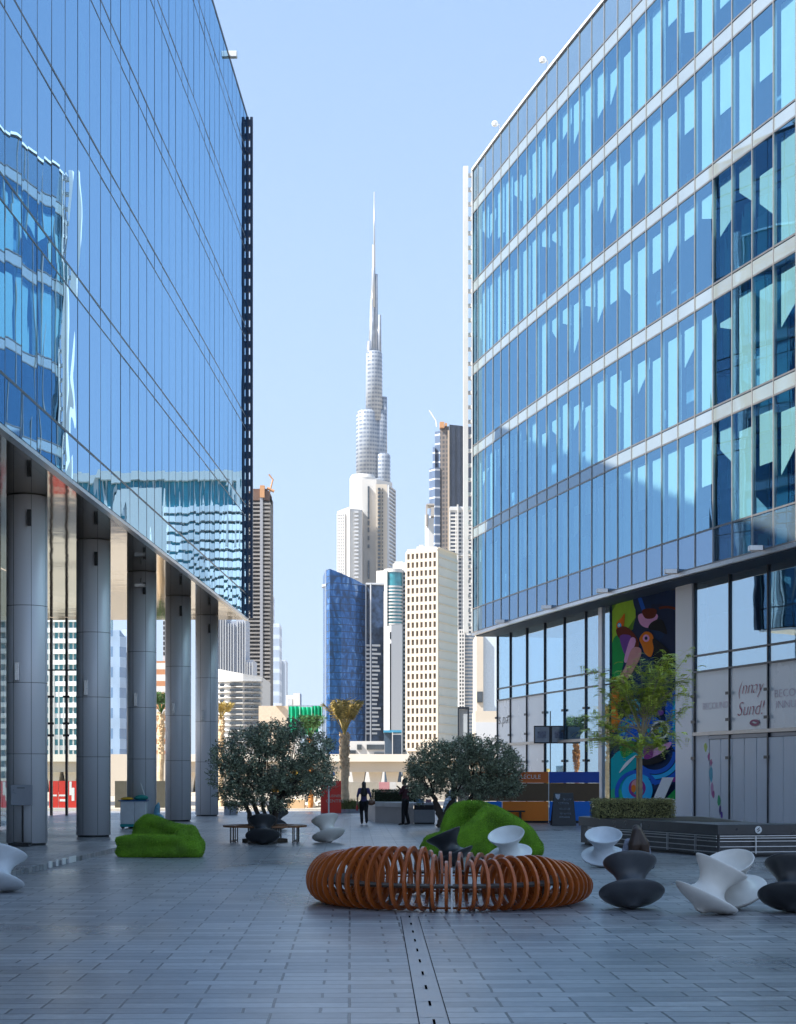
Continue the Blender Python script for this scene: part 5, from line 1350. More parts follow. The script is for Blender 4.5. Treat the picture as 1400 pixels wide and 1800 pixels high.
# ================================================================== moulded spinning seats
prof = [(0, .012), (.055, .0), (.075, .012), (.10, .035), (.16, .065), (.25, .095), (.35, .135), (.425, .185), (.455, .225), (.455, .238), (.447, .243),
        (.40, .232), (.33, .240), (.265, .268), (.218, .312), (.196, .365), (.196, .42), (.216, .475), (.252, .53), (.298, .582), (.340, .630), (.366, .668), (.374, .690), (.370, .698), (.358, .694),
        (.315, .625), (.25, .56), (.18, .51), (.09, .485), (0, .48)]
M_cw = mat('moulded_white', (.82, .82, .80), .42, 0, .16, 2.2, .05, 60)
M_cc = mat('moulded_cream', (.84, .80, .74), .40, 0, .14, 2.2, .05, 60)
M_cg = mat('moulded_pale_grey', (.68, .72, .76), .42, 0, .10, 5, .05, 60)
M_ck = mat('moulded_black', (.030, .032, .036), .32, 0, .35, 4, .05, 60)
M_cs = mat('moulded_slate', (.07, .075, .085), .33, 0, .25, 4, .05, 60)
base_me = {}
def spun(px, yb, Z, tilt, toward, m, label, scale=1.0, foot=True):
    """toward: heading in degrees towards which the top leans (0 = right, 90 = away)"""
    A = radians(toward); ax = Vector((-sin(A), cos(A), 0))
    R = Matrix.Rotation(radians(tilt), 3, ax)
    lows = [(R @ Vector((r*cos(t), r*sin(t), z)))for r, z in prof for t in [2*pi*i/48 for i in range(48)]]
    dz = -min(p.z for p in lows)
    mb = MB().lathe([(r*scale, z*scale) for r, z in prof], 64)
    x = gx(px, Z)
    if m.name not in base_me:
        o = mb.build('spinning_seat', m, smooth=True); base_me[m.name] = o.data
    else:
        o = bpy.data.objects.new('spinning_seat', base_me[m.name]); COL.objects.link(o)
    o.matrix_world = Matrix.Translation((x, Z, dz)) @ R.to_4x4()
    tag(o, label, 'chair', 'moulded spinning seats around the plaza')
    return o
def seats():
    # the foot sits under the tilted bowl; depth from the row where it meets the paving
    def cen(px, yb): return gz(yb)
    spun(462, 1486, 44.6, 27, 95, M_ck, 'black spinning seat leaning back beside the olive tree bench')
    spun(479, 1452, 56.5, 27, 60, M_cs, 'slate grey spinning seat half hidden behind the olive tree stems')
    spun(581, 1482, 46.0, 24, 125, M_cc, 'cream spinning seat standing alone right of the tree bench')
    spun(803, 1520, 34.5, 24, 165, M_ck, 'black spinning seat in front of the right mossy seat')
    spun(900, 1518, 34.5, 27, 245, M_cw, 'white spinning seat with open bowl in front of the right mossy seat')
    spun(1062, 1523, 34.4, 24, 262, M_cg, 'pale grey spinning seat tipped forwards beside the dark planter')
    spun(1113, 1602, 23.5, 27, 90, M_cs, 'slate grey spinning seat tipped back, right of the ribbed bench')
    spun(1230, 1612, 22.8, 27, 10, M_cc, 'cream spinning seat tipped to the right, overlapping another cream one')
    spun(1298, 1600, 23.9, 27, 232, M_cc, 'cream spinning seat with open bowl behind the tipped cream one')
    spun(1392, 1610, 22.9, 27, 75, M_ck, 'black spinning seat cut by the right edge')
    spun(-14, 1572, 26.9, 24, 60, M_cg, 'pale grey spinning seat cut by the left edge')
seats()

# ================================================================== ribbed ring bench
def ring_bench():
    C = Vector((gx(789, 25.0), 25.0))
    T = thing('ring_bench', 'round bench made of bent orange-brown wooden ribs in the middle of the plaza', 'bench', (C.x, C.y, 0))
    wood = mat('varnished_wood', (.42, .095, .014), .32, 0, .3, 7, .15, 30, stretch=(1, 1, .35), coat=.3)
    N = 68; R0 = 1.72
    def hgt(th):   # th 0 = right, 270 = front
        k = [(0, .50), (35, .55), (80, .62), (120, .70), (160, .70), (190, .70), (225, .84), (255, .86), (268, .66), (285, .68), (310, .72), (335, .62), (360, .50)]
        d = math.degrees(th) % 360
        for (a, x), (b, y) in zip(k, k[1:]):
            if a <= d <= b: return x+(y-x)*(.5-.5*cos(pi*(d-a)/(b-a)))
    for i in range(N):
        th = 2*pi*(i+.5)/N; h = hgt(th); d = Vector((cos(th), sin(th))); tn = Vector((-sin(th), cos(th)))
        w = .34 if h > .6 else .36
        lean = .05*sin(th*3)
        pts = []
        n = 28
        for k in range(n):
            a = 2*pi*k/n; ca, sa = cos(a), sin(a)
            r = (abs(ca)**2.4+abs(sa)**2.4)**(-1/2.4)
            u = w*r*ca; z = h/2+(h/2-.02)*r*sa
            if z > h*.55: u *= 1-.28*((z/h)-.55)/.45
            if h > .75 and z > .42: u -= .10*(z-.42)
            pts.append((u+lean*(z/h), z+.02))
        # rectangular section loop
        mb = MB(); base = 0
        tt = .044; dd = .070
        for k in range(n):
            a = Vector(pts[k-1]); b = Vector(pts[(k+1) % n]); tg = (b-a).normalized(); nn = Vector((tg.y, -tg.x))
            for s, q in ((-1, -1), (1, -1), (1, 1), (-1, 1)):
                u = pts[k][0]+nn.x*q*dd/2; z = pts[k][1]+nn.y*q*dd/2
                P = C+d*(R0+u)+tn*(s*tt/2); mb.v.append((P.x, P.y, max(z, .004)))
        for k in range(n):
            j = (k+1) % n
            for q in range(4):
                p = (q+1) % 4; mb.f.append((k*4+q, k*4+p, j*4+p, j*4+q)); mb.m.append(0)
        mb.build('rib', wood, T, bevel=.006)
    # hoops that tie the ribs, and the seat deck
    for r, z, rad in ((R0-.28, .30, .012), (R0-.02, .045, .016)):
        P = [(C.x+r*cos(2*pi*k/72), C.y+r*sin(2*pi*k/72), z) for k in range(73)]
        MB().tube(P, rad, 6, cap=False).build('tie_hoop', wood, T)
    dk = mat('dark_deck', (.05, .028, .018), .6)
    n = 72
    m = MB().lathe([(R0-.24, .36), (R0+.22, .36), (R0+.22, .33), (R0-.24, .33)], n, c=(C.x, C.y, 0), close=True)
    m.build('seat_deck', dk, T)
    for i in range(18):
        th = 2*pi*i/18; p = C+Vector((cos(th), sin(th)))*(R0-.02); MB().b2(p.x-.02, p.x+.02, p.y-.02, p.y+.02, 0, .33).build('deck_leg', dk, T)
    MB().b2(gx(794.6, 23.2)-.012, gx(794.6, 23.2)+.012, 23.22, 23.26, 0, .60).build('steel_post', mat('pale_post_steel', (.65, .67, .70), .3, .6), T)
ring_bench()

# ================================================================== mossy seats
def mossy(name_label, parts, seed, nbl, dens=.045):
    b = blob(parts, .035, 14, .6)
    gm = mat('artificial_turf', (.14, .30, .015), .85, 0, .5, 2.2, .6, 40)
    o = b.build('turf_seat', gm, smooth=True); tag(o, name_label, 'seat')
    c = Vector((0, 0, 0)); n = len(b.v)
    for v in b.v: c += Vector(v)
    # tufts of blades as a child
    rr = random.Random(seed); me = o.data; t = MB(); cum = []; tot = 0
    for p in me.polygons: tot += p.area; cum.append(tot)
    import bisect
    for i in range(nbl):
        p = me.polygons[min(len(cum)-1, bisect.bisect(cum, rr.random()*tot))]
        vs = [me.vertices[k].co for k in p.vertices]; w = [rr.random() for _ in vs]; s = sum(w); q = Vector((0, 0, 0))
        for a, b_ in zip(vs, w): q += a*(b_/s)
        if q.z < .02: continue
        d = (p.normal+Vector((rr.gauss(0, .35), rr.gauss(0, .35), rr.gauss(0, .35)))).normalized(); e = d.cross(Vector((rr.gauss(0, 1), rr.gauss(0, 1), rr.gauss(0, 1)))).normalized()
        l = dens*rr.uniform(.5, 1.1); t.quad(q-e*.006-d*.005, q+e*.006-d*.005, q+d*l)
    t.build('turf_pile', mat('turf_blade', (.22, .42, .03), .8, 0, .5, 2.5, island=.6), o)
    return o
def sofas():
    Z = 38.6; X = lambda px: gx(px, Z); H = lambda y: gh(y, Z)
    s_ = Z/F
    pr = []
    for px, r in ((224, .26), (240, .30), (258, .30), (276, .29), (294, .28), (312, .28)):      # flat seat, full to the ground
        pr.append(((X(px), Z-.42, .10), r*.62, (X(px), Z-.42, .34), r*.62)); pr.append(((X(px), Z-.1, .10), r*.7, (X(px), Z-.1, .34), r*.62))
    pr += [((X(214), Z-.42, .12), .10, (X(310), Z-.62, .12), .14), ((X(214), Z-.42, .38), .10, (X(310), Z-.60, .40), .12)]
    for a, b, h0, h1 in ((244, 256, .66, .80), (256, 270, .80, .78), (270, 286, .78, .68), (286, 305, .68, .60), (305, 330, .60, .54)):
        pr.append(((X(a), Z+.22, h0), .16, (X(b), Z+.22, h1), .16)); pr.append(((X(a), Z+.3, .2), .24, (X(b), Z+.3, .2), .24)); pr.append(((X(a), Z+.28, h0-.25), .20, (X(b), Z+.28, h1-.25), .20))
    pr += [((X(236), Z+.2, .2), .16, (X(244), Z+.22, .66), .15)]
    pr += [((X(325), Z-.5, .16), .20, (X(322), Z-.35, .50), .16), ((X(345), Z-.45, .16), .22, (X(338), Z-.2, .52), .18), ((X(338), Z+.1, .16), .25, (X(335), Z+.1, .56), .16), ((X(350), Z-.3, .14), .17, (X(352), Z-.25, .30), .15), ((X(322), Z-.35, .50), .15, (X(332), Z+.2, .54), .17)]
    mossy('low seat covered in green artificial moss in front of the columns', pr, 1, 45000, .030)
    Z = 39.0; X = lambda px: gx(px, Z); H = lambda y: gh(y, Z)
    pr = []
    # ridge: from the low left arm up over the peak and down to the right
    ridge = [(755, 1478, -.50, .16), (775, 1472, -.50, .16), (798, 1468, -.52, .14), (820, 1458, -.48, .14), (838, 1443, -.38, .14), (852, 1428, -.15, .15), (868, 1428, -.05, .18), (886, 1440, -.12, .20), (906, 1453, -.18, .22), (924, 1467, -.25, .22), (936, 1484, -.30, .19)]
    for (p0, y0, d0, r0), (p1, y1, d1, r1) in zip(ridge, ridge[1:]):
        pr.append(((X(p0), Z+d0, H(y0)), r0, (X(p1), Z+d1, H(y1)), r1))
        for f in (.25, .5, .75, 1.0):
            pr.append(((X(p0), Z+d0+.12*f, max(.16, H(y0)*(1-f))), r0+.08*f, (X(p1), Z+d1+.12*f, max(.16, H(y1)*(1-f))), r1+.08*f))
    # thin back shell rising behind the hollow on the left
    back = [(786, 1456, .45), (794, 1434, .55), (804, 1422, .6), (822, 1418, .55), (840, 1418, .4), (856, 1421, .1)]
    for (p0, y0, d0), (p1, y1, d1) in zip(back, back[1:]):
        for f in (0, .2, .4, .6, .8, .95):
            pr.append(((X(p0)-.1*f, Z+d0, max(.14, H(y0)*(1-f))), .14+.04*f, (X(p1), Z+d1, max(.14, H(y1)*(1-f))), .14+.04*f))
    pr += [((X(775), Z-.1, .14), .2, (X(840), Z, .2), .22)]
    mossy('tall swooping seat covered in green artificial moss behind the ribbed bench', pr, 2, 55000, .030)
sofas()

# ================================================================== round timber bench round the olive
def tree_bench():
    cx, cy = gx(466, 46.4), 46.4
    T = thing('tree_bench', 'round slatted timber bench on thin steel legs circling the left olive tree', 'bench', (cx, cy, 0))
    wd = mat('bench_timber', (.28, .12, .05), .5, 0, .25, 6, stretch=(1, 1, 1))
    for i in range(14):
        a0 = 2*pi*i/14+.02; a1 = 2*pi*(i+1)/14-.02; m = MB()
        for r0 in (.80, .92, 1.04):
            n = 4
            for k in range(n):
                t0 = a0+(a1-a0)*k/n; t1 = a0+(a1-a0)*(k+1)/n
                f = lambda r, t, z: (cx+r*cos(t), cy+r*sin(t), z)
                m.hexa([f(r0, t0, .42), f(r0+.1, t0, .42), f(r0+.1, t1, .42), f(r0, t1, .42), f(r0, t0, .47), f(r0+.1, t0, .47), f(r0+.1, t1, .47), f(r0, t1, .47)])
        m.build('seat_slats', wd, T)
    for i in range(8):
        a = 2*pi*(i+.5)/8; 
        x, y = cx+.97*cos(a), cy+.97*sin(a)
        x2, y2 = cx+.84*cos(a), cy+.84*sin(a)
        MB().b2(x-.02, x+.02, y-.02, y+.02, 0, .42).b2(x2-.015, x2+.015, y2-.015, y2+.015, 0, .42).b2(min(x, x2)-.01, max(x, x2)+.01, min(y, y2)-.01, max(y, y2)+.01, .03, .06).build('leg', mat('leg_steel', (.12, .11, .10), .4, .6), T)
    o = MB().lathe([(.0, .0), (.62, .0), (.62, .09), (.55, .10), (.0, .07)], 30, c=(cx, cy, .004)).build('tree_pit', mat('pit_soil', (.10, .08, .06), .9, 0, .4, 12)); o['kind'] = 'structure'
tree_bench()

# ================================================================== kiosk boards, signs, lamps
def furniture():
    # coloured kiosk fence
    Z = 64.2
    T = thing('kiosk_fence', 'orange, brown and blue panelled kiosk fence with white lettering, right of the olive tree', 'kiosk', (gx(950, Z), Z, 0))
    H = lambda y: gh(y, Z); X = lambda p: gx(p, Z)
    og = mat('panel_orange', (.95, .24, .01), .5, 0, .05, 1); bl = mat('panel_blue', (.0, .20, .80), .5, 0, .05, 1); dk = mat('panel_royal', (.0, .07, .45), .5, 0, .05, 1); bn = mat('panel_brown', (.15, .095, .05), .7, 0, .15, 2); ot = mat('panel_rust', (.70, .15, .01), .5, 0, .05, 1)
    def pan(a, b, y0, y1, m, dy=0, nm='panel'): MB().b2(X(a), X(b), Z+dy, Z+dy+.05, max(H(y1), .02), H(y0)).build(nm, m, T)
    pan(830, 964.5, 1357, 1376.5, ot); pan(965.5, 1054, 1357, 1376.5, dk)
    pan(830, 964.5, 1377, 1408.5, bn, .03); pan(965.5, 1054, 1377, 1408.5, bn, .03)
    pan(840, 882.5, 1409, 1440, bl); pan(884, 964, 1409, 1443, og); pan(966.5, 1041, 1409, 1443, bl)
    for p in (883.3, 965): MB().b2(X(p)-.015, X(p)+.015, Z-.02, Z, 0, H(1409 if p < 900 else 1357)).build('post', M_white, T)
    MB().b2(X(830), X(1054), Z+.08, Z+.9, H(1440), H(1420)).b2(X(850), X(1040), Z+.1, Z+.4, .0, .12).build('counter', M_dark, T)
    text_mb('MOLECULE', .22, basis((X(925), Z-.008, H(1366)), (1, 0, 0)), .01, 0, 1.05, .98).build('lettering', M_white, T)
    a = MB().b2(X(878), X(922), Z-.5, Z-.15, .42, .47).b2(X(882), X(886), Z-.4, Z-.2, 0, .42).b2(X(912), X(916), Z-.4, Z-.2, 0, .42).build('low_bench', M_dark, bevel=.01); tag(a, 'low black bench in front of the orange kiosk panel', 'bench')
    # chalk board
    Z = 61.0; X = lambda p: gx(p, Z); H = lambda y: gh(y, Z)
    T = thing('menu_board', 'black folding chalk board with white handwriting in front of the blue kiosk panel', 'menu board', (X(990), Z, 0))
    w0, w1, wt = X(969), X(1012), None
    MB().hexa([(X(969), Z-.3, 0), (X(1012), Z-.3, 0), (X(1012), Z-.26, 0), (X(969), Z-.26, 0), (X(974), Z-.04, H(1394)), (X(1008), Z-.04, H(1394)), (X(1008), Z, H(1394)), (X(974), Z, H(1394))]).build('board', M_dark, T, bevel=.01)
    MB().hexa([(X(969), Z+.3, 0), (X(1012), Z+.3, 0), (X(1012), Z+.34, 0), (X(969), Z+.34, 0), (X(974), Z+.02, H(1395)), (X(1008), Z+.02, H(1395)), (X(1008), Z+.05, H(1395)), (X(974), Z+.05, H(1395))]).build('rear_board', M_dark, T)
    ch = mat('chalk', (.45, .52, .62), .9, 0, .3, 20)
    def face(x, y):   # point on the sloped front
        z = H(y); t = z/H(1394); return Vector((X(x), Z-.3+.26*t-.012, z))
    rr = random.Random(6)
    for x0, x1, y, h in ((991, 1004, 1405.5, 2.0), (982, 999, 1412, 1.8), (983, 1001, 1422, 2.3), (984, 988, 1430.5, 1.6), (991, 1003, 1430.5, 1.6), (983, 1001, 1436.5, 1.0)):
        n = int((x1-x0)/.8); P = [face(x0+(x1-x0)*q/n, y+h*(1 if q % 2 else -1)*rr.uniform(.5, 1)) for q in range(n+1)]
        MB().tube(P, .011, 4).build('chalk_writing', ch, T)
    MB().quad(face(976, 1396), face(985, 1396), face(984, 1403), face(981, 1406), face(977, 1402)).build('chalk_drawing', ch, T)
    # portal lights
    for px, w, Z, lab, yb in ((815, 20, 92, 'tall dark rectangular portal light left of the glass block corner', None), (1066, 26, 71.5, 'tall dark rectangular portal light with solid base beside the bird mural', 1350)):
        T = thing('portal_light', lab, 'light', (gx(px, Z), Z, 0)); x = gx(px, Z); hw = w/2/F*Z; zt = gh(1243 if px < 900 else 1207, Z)
        dm = mat('portal_frame', (.035, .045, .06), .4, .4)
        q = .085 if px < 900 else .13
        MB().b2(x-hw, x-hw+q, Z-.12, Z+.12, 0, zt).b2(x+hw-q, x+hw, Z-.12, Z+.12, 0, zt).b2(x-hw+q, x+hw-q, Z-.119, Z+.119, zt-.12, zt).build('frame', dm, T)
        MB().b2(x-hw+q+.01, x+hw-q-.01, Z-.04, Z+.04, 2.1, zt-.13).build('diffuser', mat('portal_diffuser', (.50, .56, .62), .3, 0, .1, 1), T)
        MB().b2(x-hw+q, x+hw-q, Z-.10, Z+.10, 0, 2.05).build('base', dm, T)
    # twin display box hung on the glass
    Z = 75.0
    T = thing('display_box', 'twin grey display box hung in front of the shop windows', 'display box', (gx(968, Z), Z, gh(1310, Z)))
    for a, b in ((939, 967), (969, 998)):
        f = MB().b2(gx(a, Z), gx(b, Z), Z-.1, Z+.1, gh(1307, Z), gh(1276, Z)).build('frame', M_dark, T, bevel=.01)
        MB().b2(gx(a+1.5, Z), gx(b-1.5, Z), Z-.12, Z-.101, gh(1305, Z), gh(1278, Z)).build('screen', mat('grey_screen', (.26, .33, .42), .2, 0, .25, 3), f)
        MB().b2(gx(a+6, Z), gx(b-7, Z), Z-.124, Z-.121, gh(1298, Z), gh(1286, Z)).build('picture', mat('screen_picture', (.14, .18, .28), .3, 0, .4, 12), f)
    MB().b2(gx(967.2, Z), gx(968.8, Z), Z, Z+.06, 0, gh(1250, Z)).build('pole', M_mull, T)
    # free-standing notice by the first column
    Z = 41.6
    T = thing('notice_stand', 'grey notice plate on a thin black post in front of the first column', 'notice', (gx(39, Z), Z, .1))
    MB().b2(gx(19, Z), gx(57, Z), Z-.02, Z, gh(1416, Z), gh(1380, Z)).build('plate', mat('notice_grey', (.24, .27, .32), .3, .3), T, bevel=.006)
    MB().b2(gx(38, Z), gx(41, Z), Z, Z+.04, .1, gh(1416, Z)).build('post', M_dark, T)
    MB().b2(gx(22, Z), gx(54, Z), Z-.2, Z+.15, .102, .19).build('foot', M_dark, T, bevel=.01)
    MB().b2(gx(30, Z), gx(44, Z), Z-.026, Z-.021, gh(1386, Z), gh(1384.5, Z)).build('faint_print', M_dark, T)
    # light bricks at the plinth edge
    k = 0
    for a, b, y0, y1 in ((82, 93.5, 1502, 1513.5), (95, 104, 1499.5, 1511), (105.5, 117, 1497, 1509), (118, 135, 1493.5, 1504)):
        Zc = gz((y1)); 
        pY0 = 39.0-0; 
        # on the plinth face : x offset .95 from the facade line
        def Yat(px):
            lo, hi = 25., 60.
            for _ in range(30):
                md = (lo+hi)/2
                if 700+F*(lp(md, .955).x)/md > px: hi = md
                else: lo = md
            return lo
        Ya, Yb = Yat(a), Yat(b)
        o = MB().slab(lp(Ya+.18), lp(Yb-.18), LN, .951, .99, .004, .135).build('edge_light', mat('edge_light_stone', (.85, .85, .82), .5), bevel=.006)
        tag(o, ('first', 'second', 'third', 'longest and farthest')[k]+' white block light set in the plinth edge beside the first column' if k < 3 else 'longest and farthest white block light in the plinth edge beside the first column', 'light', 'white block lights along the plinth edge'); k += 1
    # white cabinet cart
    Z = 57.5; X = lambda p: gx(p, Z)
    T = thing('cleaning_cart', 'white double cabinet cart with teal base and yellow and green bags on top', 'cart', (X(232), Z, 0))
    for a, b in ((211.5, 236.5), (237, 256)):
        MB().b2(X(a), X(b), Z, Z+.5, .16, gh(1409, Z)).build('cabinet', M_cg, T, bevel=.015)
    MB().b2(X(211), X(256), Z-.02, Z+.52, .06, .158).build('base_tray', mat('teal_plastic', (.01, .30, .32), .4), T, bevel=.01)
    for a in (216, 250): MB().lathe([(0, -.02), (.06, -.02), (.06, .02), (0, .02)], 16, M=Matrix.Rotation(pi/2, 3, 'X'), c=(X(a), Z+.02, .062)).build('wheel', M_dark, T)
    MB().b2(X(208), X(258), Z-.02, Z+.52, gh(1409, Z)+.001, gh(1407, Z)).build('lid', mat('blue_lid', (.02, .12, .3), .4), T)
    for (p, y, rx, rz, c, nm, lb, cat) in ((222, 1403, .22, .06, (.75, .42, .02), 'folded_bag', 'yellow folded bag on top of the white cart', 'bag'), (247, 1403.5, .24, .10, (.01, .25, .22), 'folded_bag', 'green cloth bag on top of the white cart', 'bag')):
        zt = gh(1407, Z)
        b = blob([('e', (X(p), Z+.2, zt+rz*.8), (rx, .18, rz)), ('e', (X(p-4), Z+.15, zt+rz*.7), (rx*.7, .14, rz*.7))], .02, 3)
        o = b.build(nm, mat(nm+'_%d' % p, c, .7), smooth=True); tag(o, lb, cat)
    o = MB().tube([(X(253), Z+.3, gh(1404, Z)-.0), (X(239), Z+.45, gh(1360, Z))], .018, 6).build('broom_handle', M_cw); tag(o, 'pale broom handle leaning out of the white cart', 'broom')
    b = blob([((X(270), Z+.4, .1), .14, (X(274), Z+.4, gh(1420, Z)), .10), ((X(274), Z+.4, gh(1420, Z)), .10, (X(276), Z+.4, gh(1412, Z)), .03), ('e', (X(278), Z+.3, .25), (.2, .15, .25))], .02, 3)
    o = b.build('rubbish_sack', mat('sack_blue', (.12, .35, .48), .35, 0, .6, 6), smooth=True); tag(o, 'pale blue plastic sack beside the third column', 'sack')
    o = MB().lathe([(0, .30), (.04, .30), (.05, .22), (.05, .0), (0, .0)], 14, c=(gx(-5, 30), 30, 0)) if False else None
furniture()

# ================================================================== people
def limb(*pr): return [(pr[i][0], pr[i][1], pr[i+1][0], pr[i+1][1]) for i in range(len(pr)-1)]
skin = mat('skin', (.50, .30, .20), .55, 0, .05, 8)
def person(label, loc, h, face, pose, cols, hair_long, sitting=False):
    """figure built at real size in its own frame: x right, y forward"""
    T = thing('person', label, 'person', loc); T['loc0'] = 1
    R = Matrix.Translation(loc) @ Matrix.Rotation(face, 4, 'Z') @ Matrix.Scale(h/1.7, 4)
    V = Vector
    J = dict(hip=V((0, 0, .92)), chest=V((0, .01, 1.28)), neck=V((0, 0, 1.44)), head=V((0, .015, 1.58)))
    J.update(pose)
    P = []
    for s in (-1, 1):
        k = 'l' if s < 0 else 'r'
        J.setdefault('hp'+k, J['hip']+V((s*.09, 0, -.04))); J.setdefault('kn'+k, V((s*.10, .02, .50))); J.setdefault('an'+k, V((s*.10, -.01, .09))); J.setdefault('to'+k, J['an'+k]+V((0, .15, -.055)))
        J.setdefault('sh'+k, J['neck']+V((s*.175, 0, -.045))); J.setdefault('el'+k, J['sh'+k]+V((s*.05, -.02, -.28))); J.setdefault('wr'+k, J['el'+k]+V((0, .06, -.24)))
    body = limb((J['hip'], .125), (J['hip']+(J['chest']-J['hip'])*.45, .105), (J['chest'], .125), (J['neck']+V((0, 0, -.06)), .075), (J['neck']+V((0, .01, .02)), .05))
    body += [(J['shl'], .055, J['shr'], .055), (J['chest']+V((-.05, 0, 0)), .105, J['chest']+V((.05, 0, 0)), .105)]
    hd = J['head']
    body += [('e', hd+V((0, 0, .02)), (.075, .092, .105)), ('e', hd+V((0, .045, -.05)), (.052, .05, .06)), ('e', hd+V((0, .098, -.005)), (.012, .02, .022)), ('e', hd+V((.078, 0, 0)), (.012, .022, .032)), ('e', hd+V((-.078, 0, 0)), (.012, .022, .032)), (J['neck'], .048, hd+V((0, -.01, -.04)), .05)]
    tr = []; sh = []; tp = []
    for k in 'lr':
        body += limb((J['hp'+k], .09), (J['kn'+k], .058), (J['an'+k], .038)) + [(J['an'+k], .038, J['to'+k], .03)]
        body += limb((J['sh'+k], .052), (J['el'+k], .038), (J['wr'+k], .025))
        d = (J['wr'+k]-J['el'+k]).normalized(); w = J['wr'+k]; sd = d.cross(V((0, 1, .2))).normalized()
        body += [(w, .024, w+d*.075, .03)]
        for q, (o_, l) in enumerate(((-.027, .062), (-.009, .075), (.009, .07), (.027, .055))):
            a = w+d*.085+sd*o_; b = a+d*l*.55; c = b+(d*.7+V((0, .5, 0))).normalized()*l*.45
            body += [(a, .0085, b, .008), (b, .008, c, .007)]
        body += [(w+d*.02+sd*-.03, .010, w+d*.06+sd*-.055+V((0, .015, 0)), .009)]
        tr += limb((J['hp'+k], .108), (J['kn'+k], .075), (J['an'+k]+V((0, 0, .02)), .062))
        sh += [(J['an'+k]+V((0, 0, -.02)), .045, J['to'+k]+V((0, 0, .005)), .036)]
        arm = limb((J['sh'+k], .066), (J['el'+k], .050), ((J['wr'+k] if cols.get('long') else J['el'+k].lerp(J['wr'+k], .15)), .040))
        tp += arm
    tr += [(J['hip'], .135, J['hpl'], .11), (J['hip'], .135, J['hpr'], .11)]
    tp += limb((J['hip']+V((0, 0, .04)), .14), (J['hip']+(J['chest']-J['hip'])*.45, .122), (J['chest'], .14), (J['neck']+V((0, 0, -.06)), .085)) + [(J['shl'], .066, J['shr'], .066), (J['chest']+V((-.05, 0, 0)), .118, J['chest']+V((.05, 0, 0)), .118)]
    def put(parts, vx, nm, m):
        b = blob(parts, vx, 3); b.v = [tuple(R @ V(v)) for v in b.v]; return b.build(nm, m, T, smooth=True)
    bo = put(body, .011, 'body', skin)
    put(tr, .018, 'trousers', mat('cloth_'+cols['tn'], cols['trousers'], .8, 0, .2, 10)); put(tp, .018, 'top', mat('cloth_'+cols['pn'], cols['top'], .8, 0, .5, 14))
    put(sh, .014, 'shoes', mat('shoe_leather', (.03, .025, .022), .5))
    hr = [('e', hd+V((0, -.02, .04)), (.088, .098, .102))]
    if sitting: hr += [(hd+V((0, -.08, 0)), .11, J['neck']+V((-.08, -.14, -.1)), .12), (hd+V((0, -.08, 0)), .11, J['neck']+V((.10, -.14, -.1)), .12), (J['neck']+V((-.08, -.14, -.1)), .12, J['neck']+V((-.12, -.14, -.36)), .07), (J['neck']+V((.10, -.14, -.1)), .12, J['neck']+V((.15, -.14, -.42)), .07)]
    if hair_long: hr += [(hd+V((0, -.05, 0)), .088, J['neck']+V((0, -.07, -.05)), .085), (J['neck']+V((0, -.07, -.05)), .085, J['neck']+V((0, -.10, -.30*hair_long)), .07), (J['neck']+V((.05, -.07, -.05)), .07, J['neck']+V((.12 if sitting else .07, -.09, -.28*hair_long)), .06), (J['neck']+V((-.05, -.07, -.05)), .07, J['neck']+V((-.12 if sitting else -.07, -.09, -.28*hair_long)), .06)]
    put(hr, .014, 'hair', mat('hair_'+cols['hn'], cols['hair'], .45, 0, .3, 30, stretch=(4, 4, .4)))
    return T, R, J
V = Vector
